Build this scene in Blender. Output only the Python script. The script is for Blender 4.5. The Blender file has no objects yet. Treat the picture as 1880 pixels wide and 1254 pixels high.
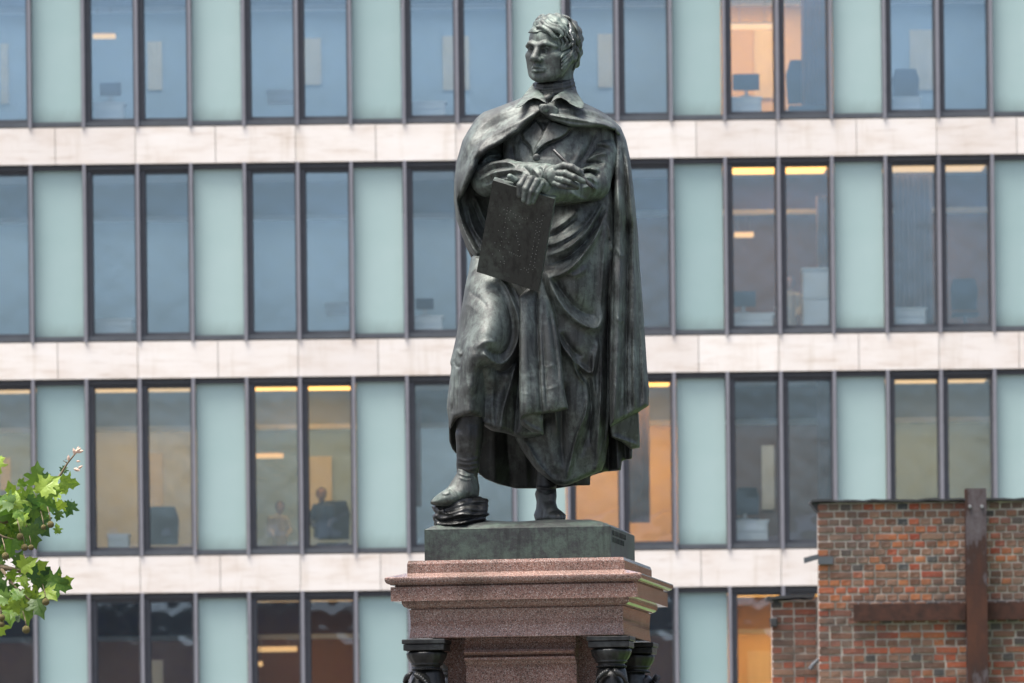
import bpy, bmesh, math, random
import numpy as np
from mathutils import Vector, Matrix
random.seed(7); rng = np.random.default_rng(7)
R = math.radians
scene = bpy.context.scene
# ------------------------------------------------------------------ camera
F, PX, PY, EYE, ROLL = 11620.0, 940.0, 1608.0, 1.6, R(0.65)
cam = bpy.data.cameras.new('camera'); camo = bpy.data.objects.new('camera', cam)
scene.collection.objects.link(camo); scene.camera = camo
cam.sensor_width = 36; cam.lens = F/1880*36; cam.shift_y = (PY-627)/1880
cam.clip_start = .5; cam.clip_end = 5000
camo.matrix_world = Matrix.Translation((0, 0, EYE)) @ Matrix.Rotation(R(90), 4, 'X') @ Matrix.Rotation(-ROLL, 4, 'Z')
cam.dof.use_dof = True; cam.dof.focus_distance = 34.7; cam.dof.aperture_fstop = 7.5
# ------------------------------------------------------------------ sky and sun
SUN_EL, SUN_AZ = R(74), R(-112)          # azimuth from +Y towards +X: high, behind the camera to the left
world = bpy.data.worlds.new('World'); scene.world = world; world.use_nodes = True
nt = world.node_tree; nt.nodes.clear()
sky = nt.nodes.new('ShaderNodeTexSky'); sky.sky_type = 'NISHITA'; sky.sun_disc = False
sky.sun_elevation = SUN_EL; sky.sun_rotation = SUN_AZ; sky.dust_density = 7.0; sky.air_density = .8; sky.ozone_density = .6
bg = nt.nodes.new('ShaderNodeBackground'); bg.inputs[1].default_value = .058
wo = nt.nodes.new('ShaderNodeOutputWorld')
nt.links.new(sky.outputs[0], bg.inputs[0]); nt.links.new(bg.outputs[0], wo.inputs[0])
sd = bpy.data.lights.new('sun', 'SUN'); sd.energy = 1.5; sd.angle = R(30); sd.color = (1, .975, .94)
so = bpy.data.objects.new('sun', sd); scene.collection.objects.link(so)
dirv = Vector((math.sin(SUN_AZ)*math.cos(SUN_EL), math.cos(SUN_AZ)*math.cos(SUN_EL), math.sin(SUN_EL)))
so.rotation_euler = dirv.to_track_quat('Z', 'Y').to_euler(); so.location = dirv*60
vs = scene.view_settings; vs.view_transform = 'Standard'; vs.look = 'None'; vs.exposure = 2.55; vs.gamma = 1; vs.use_curve_mapping = False
cy = scene.cycles; cy.use_denoising = True; cy.max_bounces = 6; cy.transparent_max_bounces = 8
cy.sample_clamp_indirect = 4
# ------------------------------------------------------------------ helpers
CR, SR = math.cos(ROLL), math.sin(ROLL)
def at(px, py, Y):
    """world point that shows at photo position px,py when it stands Y metres in front of the camera"""
    u, v = px-PX, PY-py
    return Vector(((u*CR+v*SR)*Y/F, Y, EYE+(-u*SR+v*CR)*Y/F))
COL = scene.collection
def setp(o, label=None, cat=None, group=None, kind=None):
    if label: o['label'] = label
    if cat: o['category'] = cat
    if group: o['group'] = group
    if kind: o['kind'] = kind
    return o
def link(name, data, parent=None, mat=None):
    o = bpy.data.objects.new(name, data); COL.objects.link(o)
    if parent is not None: o.parent = parent
    if mat is not None and data is not None and len(data.materials) == 0: data.materials.append(mat)
    return o
def empty(name, loc=(0, 0, 0), **k):
    o = bpy.data.objects.new(name, None); COL.objects.link(o); o.location = loc; o.empty_display_size = .2
    bpy.context.view_layer.update()
    return setp(o, **k)
class MB:
    """collects simple shapes into one mesh (world coordinates)"""
    def __init__(s): s.v = []; s.f = []; s.m = []
    def add(s, vs_, fs, mi=0):
        b = len(s.v); s.v += [tuple(q) for q in vs_]; s.f += [tuple(b+i for i in q) for q in fs]; s.m += [mi]*len(fs); return s
    def box(s, x0, x1, y0, y1, z0, z1, mi=0, bev=0):
        v = [(x, y, z) for x in (x0, x1) for y in (y0, y1) for z in (z0, z1)]
        return s.add(v, [(0,1,3,2),(4,6,7,5),(0,4,5,1),(2,3,7,6),(0,2,6,4),(1,5,7,3)], mi)
    def prism(s, poly, off, mi=0):
        """polygon of 3-D points pushed along off"""
        n = len(poly); a = [Vector(q) for q in poly]; b = [q+Vector(off) for q in a]
        return s.add(a+b, [tuple(range(n-1, -1, -1)), tuple(range(n, 2*n))]+[(i, (i+1) % n, n+(i+1) % n, n+i) for i in range(n)], mi)
    def tube(s, pts, rad, n=8, mi=0):
        pts = [Vector(q) for q in pts]; rs = rad if isinstance(rad, (list, tuple)) else [rad]*len(pts)
        vs_ = []; 
        for i, q in enumerate(pts):
            t = (pts[min(i+1, len(pts)-1)]-pts[max(i-1, 0)]).normalized()
            a = t.cross(Vector((0, 0, 1)) if abs(t.z) < .9 else Vector((1, 0, 0))).normalized(); b = t.cross(a)
            vs_ += [q+(a*math.cos(k*2*math.pi/n)+b*math.sin(k*2*math.pi/n))*rs[i] for k in range(n)]
        fs = [(i*n+k, i*n+(k+1) % n, (i+1)*n+(k+1) % n, (i+1)*n+k) for i in range(len(pts)-1) for k in range(n)]
        fs += [tuple(range(n-1, -1, -1)), tuple(range((len(pts)-1)*n, len(pts)*n))]
        return s.add(vs_, fs, mi)
    def lathe(s, prof, c, n=24, mi=0, mod=None):
        """prof: (radius, z) from top to bottom, c: axis position"""
        vs_ = []
        for r, z in prof:
            for k in range(n):
                a = 2*math.pi*k/n; rr = r*(mod(a, z) if mod else 1)
                vs_.append((c[0]+rr*math.cos(a), c[1]+rr*math.sin(a), c[2]+z))
        m = len(prof)
        fs = [(i*n+k, i*n+(k+1) % n, (i+1)*n+(k+1) % n, (i+1)*n+k) for i in range(m-1) for k in range(n)]
        fs += [tuple(range(n)), tuple(range(m*n-1, (m-1)*n-1, -1))]
        return s.add(vs_, fs, mi)
    def mesh(s, name, mats, smooth=False, bevel=0):
        me = bpy.data.meshes.new(name); me.from_pydata(s.v, [], s.f)
        for m in (mats if isinstance(mats, (list, tuple)) else [mats]): me.materials.append(m)
        if any(s.m): me.polygons.foreach_set('material_index', s.m)
        bm = bmesh.new(); bm.from_mesh(me)
        bmesh.ops.recalc_face_normals(bm, faces=bm.faces)
        if bevel:
            bmesh.ops.bevel(bm, geom=[e for e in bm.edges if len(e.link_faces) == 2 and e.calc_face_angle(0) > .5], offset=bevel, segments=2, profile=.5, affect='EDGES', clamp_overlap=True)
        bm.to_mesh(me); bm.free()
        if smooth: me.polygons.foreach_set('use_smooth', [True]*len(me.polygons))
        return me
    def obj(s, name, mats, parent=None, smooth=False, bevel=0, **k):
        o = link(name, s.mesh(name, mats, smooth, bevel), parent); 
        if parent is not None: o.matrix_parent_inverse = parent.matrix_world.inverted()
        return setp(o, **k)
# ------------------------------------------------------------------ materials
def mat(name): 
    m = bpy.data.materials.new(name); m.use_nodes = True; n = m.node_tree.nodes; l = m.node_tree.links
    return m, n, l, n['Principled BSDF']
def nd(n, t, **k):
    q = n.new(t)
    for a, b in k.items():
        if a[0] == '_': q.inputs[int(a[1:])].default_value = b
        else: setattr(q, a, b)
    return q
def ramp(n, stops, interp='LINEAR'):
    q = n.new('ShaderNodeValToRGB'); e = q.color_ramp.elements; q.color_ramp.interpolation = interp
    while len(e) > 1: e.remove(e[-1])
    for i, (p, c) in enumerate(stops):
        x = e[0] if i == 0 else e.new(p)
        x.position = p; x.color = (*c, 1) if len(c) == 3 else c
    return q
def noise(n, l, scale, detail=4, rough=.55, coord='Object', stretch=None):
    tc = n.new('ShaderNodeTexCoord'); src = tc.outputs[coord]
    if stretch:
        mp = n.new('ShaderNodeMapping'); mp.inputs['Scale'].default_value = stretch; l.new(src, mp.inputs[0]); src = mp.outputs[0]
    q = n.new('ShaderNodeTexNoise'); q.inputs['Scale'].default_value = scale; q.inputs['Detail'].default_value = detail; q.inputs['Roughness'].default_value = rough
    l.new(src, q.inputs['Vector']); return q
def bump(n, l, h, strength, dist, b):
    q = n.new('ShaderNodeBump'); q.inputs['Strength'].default_value = strength; q.inputs['Distance'].default_value = dist
    l.new(h, q.inputs['Height']); l.new(q.outputs[0], b.inputs['Normal']); return q
def simple(name, col, rough=.6, metal=0, var=.12, scale=6, spec=.5, stretch=None, bmp=0):
    m, n, l, b = mat(name)
    b.inputs['Roughness'].default_value = rough; b.inputs['Metallic'].default_value = metal; b.inputs['Specular IOR Level'].default_value = spec
    q = noise(n, l, scale, 6, .6, stretch=stretch)
    r = ramp(n, [(.3, tuple(c*(1-var) for c in col)), (.7, tuple(min(1, c*(1+var)) for c in col))])
    l.new(q.outputs[0], r.inputs[0]); l.new(r.outputs[0], b.inputs['Base Color'])
    if bmp: bump(n, l, q.outputs[0], bmp, .01, b)
    return m
def emit(name, col, s):
    m, n, l, b = mat(name); b.inputs['Base Color'].default_value = (*col, 1)
    b.inputs['Emission Color'].default_value = (*col, 1); b.inputs['Emission Strength'].default_value = s; return m
def mixc(n, l, fac, a, b_):
    q = n.new('ShaderNodeMix'); q.data_type = 'RGBA'
    for sock, v in ((q.inputs[0], fac), (q.inputs[6], a), (q.inputs[7], b_)):
        if hasattr(v, 'links') or hasattr(v, 'is_linked'): l.new(v, sock)
        else: sock.default_value = v if not isinstance(v, tuple) else (*v, 1) if len(v) == 3 else v
    return q.outputs[2]
def bronze(name, base, patina, amount, metal=.5, rough=.5, run=.5):
    """dark cast bronze: cloudy verdigris, dark vertical rain runs, fine pits"""
    m, n, l, b = mat(name)
    big = noise(n, l, 5, 6, .65); streak = noise(n, l, 9, 5, .62, stretch=(4, 4, .5)); mott = noise(n, l, 30, 5, .7); fine = noise(n, l, 95, 3, .7)
    def mth(op, a, b_, c=None):
        q = n.new('ShaderNodeMath'); q.operation = op
        for k, v in enumerate((a, b_, c)):
            if v is None: continue
            if isinstance(v, (int, float)): q.inputs[k].default_value = v
            else: l.new(v, q.inputs[k])
        return q.outputs[0]
    mixv = mth('MULTIPLY_ADD', mott.outputs[0], .35, mth('MULTIPLY', big.outputs[0], .65))
    rp = ramp(n, [(.56-amount*.2, (0, 0, 0)), (.64-amount*.12, (1, 1, 1))]); l.new(mixv, rp.inputs[0])
    c = mixc(n, l, rp.outputs[0], base, patina)
    rr = ramp(n, [(.36, (1-run, 1-run, 1-run)), (.5, (1, 1, 1)), (.66, (1, 1, 1)), (.76, (1+run*.7, 1+run*.8, 1+run*.75))]); l.new(streak.outputs[0], rr.inputs[0])
    pt = ramp(n, [(.3, (.35, .35, .35)), (.35, (1, 1, 1))]); l.new(fine.outputs[0], pt.inputs[0])
    for k in (rr, pt):
        mu = n.new('ShaderNodeMix'); mu.data_type = 'RGBA'; mu.blend_type = 'MULTIPLY'; mu.inputs[0].default_value = 1
        l.new(c, mu.inputs[6]); l.new(k.outputs[0], mu.inputs[7]); c = mu.outputs[2]
    l.new(c, b.inputs['Base Color'])
    l.new(mth('MULTIPLY_ADD', mott.outputs[0], .22, rough-.11), b.inputs['Roughness'])
    l.new(mth('MULTIPLY_ADD', rp.outputs[0], -metal*.5, metal), b.inputs['Metallic'])
    bump(n, l, mth('ADD', fine.outputs[0], mott.outputs[0]), .3, .005, b)
    return m
M = {}
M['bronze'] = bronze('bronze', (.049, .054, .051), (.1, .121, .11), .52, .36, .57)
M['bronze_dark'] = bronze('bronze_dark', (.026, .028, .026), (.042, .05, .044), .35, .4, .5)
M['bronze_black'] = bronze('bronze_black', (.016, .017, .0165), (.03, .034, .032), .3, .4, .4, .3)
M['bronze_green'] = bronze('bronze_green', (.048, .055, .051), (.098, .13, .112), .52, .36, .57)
M['bronze_plinth'] = bronze('bronze_plinth', (.03, .034, .033), (.048, .07, .056), .55, .35, .5, .35)
def granite():
    m, n, l, b = mat('granite')
    tc = n.new('ShaderNodeTexCoord')
    vo = nd(n, 'ShaderNodeTexVoronoi'); vo.inputs['Scale'].default_value = 250; l.new(tc.outputs['Object'], vo.inputs['Vector'])
    sep = n.new('ShaderNodeSeparateColor'); l.new(vo.outputs['Color'], sep.inputs[0])
    r = ramp(n, [(0, (.045, .038, .035)), (.14, (.11, .077, .066)), (.28, (.185, .107, .086)), (.55, (.235, .142, .116)), (.75, (.21, .16, .138)), (.9, (.3, .235, .205)), (1, (.38, .325, .3))])
    l.new(sep.outputs[0], r.inputs[0])
    big = noise(n, l, 3.2, 6, .65, stretch=(1, 1, .6)); r2 = ramp(n, [(.35, (.66, .66, .64)), (.5, (.95, .93, .92)), (.65, (1.1, 1.05, 1.02))]); l.new(big.outputs[0], r2.inputs[0])
    mx = n.new('ShaderNodeMix'); mx.data_type = 'RGBA'; mx.blend_type = 'MULTIPLY'; mx.inputs[0].default_value = 1
    l.new(r.outputs[0], mx.inputs[6]); l.new(r2.outputs[0], mx.inputs[7]); l.new(mx.outputs[2], b.inputs['Base Color'])
    b.inputs['Roughness'].default_value = .07; b.inputs['Specular IOR Level'].default_value = .32
    return m
M['granite'] = granite()
def travertine():
    m, n, l, b = mat('travertine')
    a = noise(n, l, 1.6, 6, .62, stretch=(.6, 1, 2.2)); s = noise(n, l, 4, 6, .7, stretch=(.35, 1, 3))
    oi = n.new('ShaderNodeObjectInfo')
    r = ramp(n, [(.3, (.66, .6, .53)), (.5, (.74, .705, .65)), (.75, (.775, .755, .715))]); l.new(a.outputs[0], r.inputs[0])
    r2 = ramp(n, [(.3, (.84, .8, .76)), (.46, (1, 1, 1))]); l.new(s.outputs[0], r2.inputs[0])
    r3 = ramp(n, [(0, (.93, .905, .89)), (1, (1.04, 1.03, 1.02))]); l.new(oi.outputs['Random'], r3.inputs[0])
    dp = noise(n, l, 2.2, 5, .65, stretch=(2.4, 1, .25)); r4 = ramp(n, [(.3, (.9, .88, .85)), (.44, (1, 1, 1))]); l.new(dp.outputs[0], r4.inputs[0])
    x = r.outputs[0]
    for k in (r2, r3, r4):
        mx = n.new('ShaderNodeMix'); mx.data_type = 'RGBA'; mx.blend_type = 'MULTIPLY'; mx.inputs[0].default_value = 1
        l.new(x, mx.inputs[6]); l.new(k.outputs[0], mx.inputs[7]); x = mx.outputs[2]
    l.new(x, b.inputs['Base Color']); b.inputs['Roughness'].default_value = .75
    return m
M['travertine'] = travertine()
def glass():
    m, n, l, b = mat('coated_glass'); n.remove(b)
    t = n.new('ShaderNodeBsdfTransparent'); t.inputs[0].default_value = (.95, .98, .98, 1)
    g = n.new('ShaderNodeBsdfGlossy'); g.inputs[0].default_value = (.56, .73, .88, 1); g.inputs['Roughness'].default_value = .03
    x = n.new('ShaderNodeMixShader'); oi = n.new('ShaderNodeObjectInfo'); mr = n.new('ShaderNodeMapRange'); l.new(oi.outputs['Random'], mr.inputs[0]); mr.inputs[3].default_value = .2; mr.inputs[4].default_value = .36; l.new(mr.outputs[0], x.inputs[0])
    wv = noise(n, l, 1.3, 2, .5); bp = n.new('ShaderNodeBump'); bp.inputs['Strength'].default_value = .25; bp.inputs['Distance'].default_value = .02; l.new(wv.outputs[0], bp.inputs['Height']); l.new(bp.outputs[0], g.inputs['Normal'])
    l.new(t.outputs[0], x.inputs[1]); l.new(g.outputs[0], x.inputs[2]); l.new(x.outputs[0], n['Material Output'].inputs[0])
    return m
M['glass'] = glass()
def frosted():
    m, n, l, b = mat('frosted_glass'); oi = n.new('ShaderNodeObjectInfo'); tc = n.new('ShaderNodeTexCoord')
    a = noise(n, l, .9, 4, .6); d = noise(n, l, 5, 6, .7, stretch=(1, 1, .35))
    r = ramp(n, [(.3, (.33, .46, .442)), (.7, (.365, .49, .475))]); l.new(a.outputs[0], r.inputs[0])
    k = ramp(n, [(0, (.88, .91, .92)), (1, (1.08, 1.06, 1.05))]); l.new(oi.outputs['Random'], k.inputs[0])
    mu = n.new('ShaderNodeMix'); mu.data_type = 'RGBA'; mu.blend_type = 'MULTIPLY'; mu.inputs[0].default_value = 1; l.new(r.outputs[0], mu.inputs[6]); l.new(k.outputs[0], mu.inputs[7])
    sp = n.new('ShaderNodeSeparateXYZ'); l.new(tc.outputs['Generated'], sp.inputs[0])
    ma = n.new('ShaderNodeMath'); ma.operation = 'MULTIPLY_ADD'; l.new(d.outputs[0], ma.inputs[0]); ma.inputs[1].default_value = .12; l.new(sp.outputs[2], ma.inputs[2])
    dr = ramp(n, [(.06, (.45, .45, .45)), (.16, (0, 0, 0))]); l.new(ma.outputs[0], dr.inputs[0])      # grime gathered along the lower edge
    x = mixc(n, l, dr.outputs[0], mu.outputs[2], (.16, .2, .18)); l.new(x, b.inputs['Base Color'])
    b.inputs['Roughness'].default_value = .14; b.inputs['Specular IOR Level'].default_value = .5; return m
M['frosted'] = frosted()
M['fin'] = simple('fin_metal', (.23, .23, .25), .45, .3, .1, 3)
M['frame'] = simple('dark_frame', (.065, .07, .08), .5, .2, .15, 3)
M['head'] = simple('head_shade_strip', (.03, .033, .037), .6, 0, .1, 3)  # near-black colour paints in the shadow at the window head
M['sill'] = simple('sill_metal', (.1, .11, .12), .4, .4, .15, 3)
M['roomwall'] = simple('room_wall', (.6, .58, .56), .8, 0, .05, 1)
M['roomdark'] = simple('room_wall_brown', (.16, .085, .06), .8, 0, .1, 1)
M['roomwarm'] = simple('room_wall_warm', (.6, .42, .24), .8, 0, .06, 1)
M['roomblue'] = simple('room_wall_blue', (.36, .44, .5), .8, 0, .06, 1)
M['ceil'] = simple('room_ceiling', (.8, .78, .75), .8, 0, .04, 1)
M['carpet'] = simple('carpet', (.3, .31, .33), .9, 0, .1, 20)
M['door'] = simple('door_wood', (.62, .5, .36), .5, 0, .08, 3, stretch=(8, 8, .6))
M['white'] = simple('white_laminate', (.84, .87, .88), .4, 0, .03, 2)
M['chair'] = simple('chair_fabric', (.05, .07, .1), .8, 0, .1, 20)
M['curtain'] = simple('curtain_cloth', (.34, .26, .25), .9, 0, .1, 8, stretch=(10, 10, .4))
M['lamp'] = emit('lamp_warm', (1, .46, .09), .85)
M['lamp_soft'] = emit('lamp_soft', (1, .6, .26), .24)
M['skin'] = simple('skin', (.45, .3, .24), .6)
M['shirt'] = simple('shirt', (.65, .68, .7), .8)
M['panel'] = emit('fill_panel', (.92, .97, 1), .8)  # this and the next two: added fill glow to brighten the rooms
M['panel_warm'] = emit('fill_panel_warm', (1, .66, .32), 1.1)
M['panel_bright'] = emit('fill_panel_bright', (1, .6, .22), 2.6)
M['beam'] = simple('ceiling_beam', (.4, .46, .5), .8, 0, .05, 1)
M['suit'] = simple('suit', (.07, .1, .15), .8)
M['rust'] = simple('rusty_steel', (.04, .013, .007), .85, 0, .5, 12, bmp=.3)
def rustgrey():
    m, n, l, b = mat('worn_painted_steel'); q = noise(n, l, 2.6, 6, .6, stretch=(1.6, 1.6, .5)); f = noise(n, l, 30, 5, .7)
    r = ramp(n, [(.36, (.085, .025, .008)), (.47, (.045, .013, .006)), (.55, (.024, .01, .007)), (.58, (.095, .088, .1)), (.7, (.14, .135, .15))]); l.new(q.outputs[0], r.inputs[0])
    x = mixc(n, l, f.outputs[0], r.outputs[0], (.03, .01, .006)); l.new(x, b.inputs['Base Color']); b.inputs['Roughness'].default_value = .85
    bump(n, l, f.outputs[0], .3, .01, b); return m
M['worn'] = rustgrey()
M['steel'] = simple('zinc_steel', (.42, .42, .42), .35, .8, .15, 12)
M['roofing'] = simple('bitumen', (.025, .027, .03), .7, 0, .3, 12, bmp=.4)
M['mortar'] = simple('lime_mortar', (.32, .285, .25), .9, 0, .45, 7, bmp=.5)
def brick(name, a, b_):
    m, n, l, b = mat(name); oi = n.new('ShaderNodeObjectInfo'); q = noise(n, l, 26, 6, .7, coord='Object'); g = noise(n, l, 4, 4, .6); ge = n.new('ShaderNodeNewGeometry'); st = n.new('ShaderNodeTexNoise'); st.inputs['Scale'].default_value = 1.6; st.inputs['Detail'].default_value = 6; l.new(ge.outputs['Position'], st.inputs['Vector'])
    r = ramp(n, [(0, a), (1, b_)]); 
    ad = n.new('ShaderNodeMath'); ad.operation = 'MULTIPLY_ADD'; l.new(g.outputs[0], ad.inputs[0]); ad.inputs[1].default_value = .9; l.new(oi.outputs['Random'], ad.inputs[2])
    sb = n.new('ShaderNodeMath'); sb.operation = 'SUBTRACT'; l.new(ad.outputs[0], sb.inputs[0]); sb.inputs[1].default_value = .4; l.new(sb.outputs[0], r.inputs[0])
    k = ramp(n, [(.56, (0, 0, 0)), (.75, (.75, .75, .75))]); l.new(q.outputs[0], k.inputs[0])
    x = mixc(n, l, k.outputs[0], r.outputs[0], (.3, .26, .23)); sr_ = ramp(n, [(.45, (0, 0, 0)), (.62, (.68, .68, .68))]); l.new(st.outputs[0], sr_.inputs[0]); x = mixc(n, l, sr_.outputs[0], x, (.085, .065, .055)); l.new(x, b.inputs['Base Color']); b.inputs['Roughness'].default_value = .88
    bump(n, l, q.outputs[0], .6, .01, b); return m
M['brick_red'] = brick('brick_red', (.2, .04, .02), (.29, .085, .04))
M['brick_orange'] = brick('brick_orange', (.26, .08, .03), (.31, .12, .05))
M['brick_brown'] = brick('brick_brown', (.1, .046, .028), (.14, .075, .048))
M['brick_grey'] = brick('brick_grey', (.028, .03, .032), (.055, .055, .054))
M['brick_dull'] = brick('brick_dull', (.16, .075, .045), (.2, .12, .08))
M['bark'] = simple('bark', (.13, .1, .06), .85, 0, .3, 20)
def leafmat(name, a, b_, tr):
    m, n, l, b = mat(name); oi = n.new('ShaderNodeObjectInfo'); q = noise(n, l, 9, 3, .5)
    ad = n.new('ShaderNodeMath'); ad.operation = 'ADD'; l.new(q.outputs[0], ad.inputs[0]); l.new(oi.outputs['Random'], ad.inputs[1])
    r = ramp(n, [(.45, a), (1.0, b_)]); 
    hv = n.new('ShaderNodeMath'); hv.operation = 'MULTIPLY'; hv.inputs[1].default_value = .75; l.new(ad.outputs[0], hv.inputs[0]); l.new(hv.outputs[0], r.inputs[0])
    l.new(r.outputs[0], b.inputs['Base Color']); b.inputs['Roughness'].default_value = .5
    t = n.new('ShaderNodeBsdfTranslucent'); l.new(r.outputs[0], t.inputs[0])
    x = n.new('ShaderNodeMixShader'); x.inputs[0].default_value = tr; l.new(b.outputs[0], x.inputs[1]); l.new(t.outputs[0], x.inputs[2])
    l.new(x.outputs[0], n['Material Output'].inputs[0]); return m
M['leaf'] = leafmat('plane_leaf', (.07, .16, .014), (.21, .31, .03), .36)
M['leaf_dark'] = leafmat('plane_leaf_dark', (.03, .085, .014), (.09, .17, .02), .35)
M['bud'] = simple('dry_bud', (.5, .36, .28), .8, 0, .3, 30)
M['seed'] = simple('seed_ball', (.12, .1, .03), .9, 0, .4, 60, bmp=.8)
M['grass'] = simple('lawn', (.05, .095, .018), .9, 0, .35, 3, bmp=.5)
M['paving'] = simple('paving', (.1, .098, .095), .85, 0, .2, 2)

M['block'] = simple('grey_render', (.09, .09, .085), .9, 0, .25, .4)
M['dots'] = simple('dull_pewter', (.3, .3, .29), .6, .3)
M['dropping'] = simple('bird_dropping', (.36, .37, .365), .7)
# ================================================================== ground
YB, PMB = 105.6, F/105.6
MB().box(-400, 400, -300, 1500, -.3, 0).obj('ground', M['paving'], kind='structure')
MB().box(2.2, 22, 30, 62, -.2, .012).obj('lawn', M['grass'], kind='structure')
# ================================================================== office building
office = empty('office_building', (0, YB, 0), label='office building with pale stone bands, turquoise glass panels and tall windows', cat='building')
X0, MOD, ST = (58-940+13)/PMB, 98.06/PMB, 394/PMB
KA, KB = -10, 36
TOPS = [EYE+1382/PMB - ST*i for i in range(-1, 4)]    # top of each stone band, from the parapet down
BH = 67/PMB
GAPB = .12                                            # metal sill height
def mx(k): return X0+k*MOD
# stone bands: separate slabs
slab = {}
for bi, zt in enumerate(TOPS):
    x = mx(KA)-.03; j = 0
    while x < mx(KB):
        w = 1.5*MOD; x1 = min(x+w, mx(KB))
        o = MB().box(x+.005, x1-.005, YB-.02+random.uniform(-.004, .004), YB+.14, zt-BH, zt).obj('stone_panel', M['travertine'], office)
        x = x1
    MB().box(mx(KA), mx(KB), YB+.1, YB+.5, zt-BH-.02, zt+.02).obj('band_core', M['mortar'], office)
base_z = 0
rows = [(TOPS[i]-BH, TOPS[i+1]) for i in range(4)]+[(TOPS[4]-BH, .12)]
def shared(mb, name, mats, **k): return mb.mesh(name, mats, **k)
ht = rows[0][0]-rows[0][1]
# shared meshes, origin at mullion foot
fin_me = MB().box(-.027, .027, -.05, .24, 0, ht).mesh('mullion', M['fin'])
fro_me = MB().box(.04, MOD-.04, .10, .14, .1, ht-.07).mesh('frosted_panel', M['frosted'], bevel=.006)
def win_frame():
    b = MB(); b.box(.027, .115, .06, .3, .1, ht-.1); b.box(MOD-.06, MOD-.027, .06, .3, .1, ht-.1)
    b.box(.115, MOD-.06, .1, .3, .1, .16); b.box(.115, MOD-.06, .1, .3, ht-.15, ht-.1)
    b.box(.115, .132, .2, .26, .16, ht-.15)
    return b.mesh('window', M['frame'])
win_me = win_frame()
pane_me = MB().box(.133, MOD-.061, .235, .245, .161, ht-.151).mesh('pane', M['glass'])
for ri, (zt, zb) in enumerate(rows):
    MB().box(mx(KA), mx(KB), YB+.02, YB+.3, zt-.1, zt-.021).obj('head_shade_strip', M['head'], office)  # dark strip standing for the shadow under the stone band
    MB().box(mx(KA), mx(KB), YB+.0, YB+.34, zb+.022, zb+.1).obj('window_sill', M['sill'], office)
    for k in range(KA, KB+1):
        o = link('mullion', fin_me, office); o.matrix_parent_inverse = office.matrix_world.inverted(); o.location = (mx(k), YB, zb); 
        if k == KB: continue
        frost = k % 3 == 0
        o = link('frosted_panel' if frost else 'window', fro_me if frost else win_me, office)
        o.matrix_parent_inverse = office.matrix_world.inverted(); o.location = (mx(k), YB, zb)
        if frost:
            pass
        else:
            p = link('pane', pane_me, o); p.rotation_euler = (random.uniform(-.002, .002), 0, random.uniform(-.003, .003))
# roof, end walls, back
MB().box(mx(KA), mx(KB), YB+.5, YB+16, TOPS[0]-.3, TOPS[0]-.05).obj('roof', M['mortar'], office)
MB().box(mx(KA)-.3, mx(KA)-.001, YB, YB+16, 0, TOPS[0]).obj('end_wall', M['travertine'], office)
MB().box(mx(KB)+.04, mx(KB)+.3, YB, YB+16, 0, TOPS[0]).obj('end_wall', M['travertine'], office)
DEEP = 6.0
MB().box(mx(KA), mx(KB), YB+16, YB+16.3, 0, TOPS[0]).obj('rear_wall', M['travertine'], office)
# rooms: one bay = the two windows between frosted panels
LIT = {(0, 0): 0, (0, 4): 1, (1, 4): 2, (1, 5): 1, (2, -1): 1, (2, 0): 1, (2, 1): 2, (2, 3): 2, (2, 5): 1, (3, 4): 3, (3, 1): 1}
WALL = {(0, 4): 'roomwarm', (1, 4): 'roomdark', (1, 3): 'roomdark', (2, 0): 'roomwall', (2, 3): 'roomwarm', (2, 4): 'roomdark', (3, 4): 'roomwarm', (3, 0): 'roomdark', (3, 1): 'roomdark', (1, 5): 'roomdark', (0, 5): 'roomblue', (3, 3): 'roomdark', (3, 2): 'roomdark', (3, -1): 'roomdark'}
for ri, (zt, zb) in enumerate(rows):
    MB().box(mx(KA), mx(KB), YB+.5, YB+DEEP, zb-.1, zb+.06).obj('floor_slab', M['carpet'], office)
    MB().box(mx(KA), mx(KB), YB+.31, YB+DEEP, zt-.06, zt+.03).obj('room_ceiling', M['ceil'], office)
    for bay in range(-3, 11):
        xa, xb = mx(bay*3+.5), mx(bay*3+3.5)
        w = M[WALL.get((ri, bay), 'roomblue' if ri < 3 else 'roomdark')]
        MB().box(xa+.06, xb-.06, YB+DEEP-.1, YB+DEEP, zb+.06, zt-.06).obj('back_wall', w, office)
        MB().box(xa-.06, xa+.06, YB+.35, YB+DEEP, zb+.06, zt-.06).obj('partition_wall', w, office)
        # plaster bulkhead along the back of the ceiling
        MB().box(xa+.062, xb-.062, YB+DEEP-.9, YB+DEEP-.101, zt-.22, zt-.061).obj('bulkhead', M['white'], office)
        MB().box(xa+.062, xb-.062, YB+2.5, YB+2.7, zt-.62, zt-.061).obj('ceiling_beam', w if ri == 3 or w is M['roomdark'] else M['beam'], office)  # downstand in front of the fill panels, keeps them out of view
        MB().box(xa+.062, xb-.062, YB+2.46, YB+2.7, zt-.7, zt-.621).obj('luminaire', M['white'], office)
        MB().box(xa+.4, xb-.4, YB+3.0, YB+4.8, zt-.075, zt-.062).obj('fill_panel', M['panel_bright' if (ri, bay) in ((3, 4), (2, 3), (0, 4)) else 'panel_warm' if LIT.get((ri, bay), 0) else 'panel'], office)  # added fill glow in every room hidden behind the beam
        lv = LIT.get((ri, bay), 0)
        if lv:
            MB().box(xa+.5, xb-.5, YB+.55, YB+1.7, zt-.1, zt-.062).obj('ceiling_lamp', M['lamp'] if lv > 1 else M['lamp_soft'], office)
            if lv == 3: MB().box(xa+.5, xb-.5, YB+3.0, YB+3.25, zt-.1, zt-.062).obj('ceiling_lamp', M['lamp'], office)
def wpt(px, py, dep): return at(px, py, YB+dep)
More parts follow.
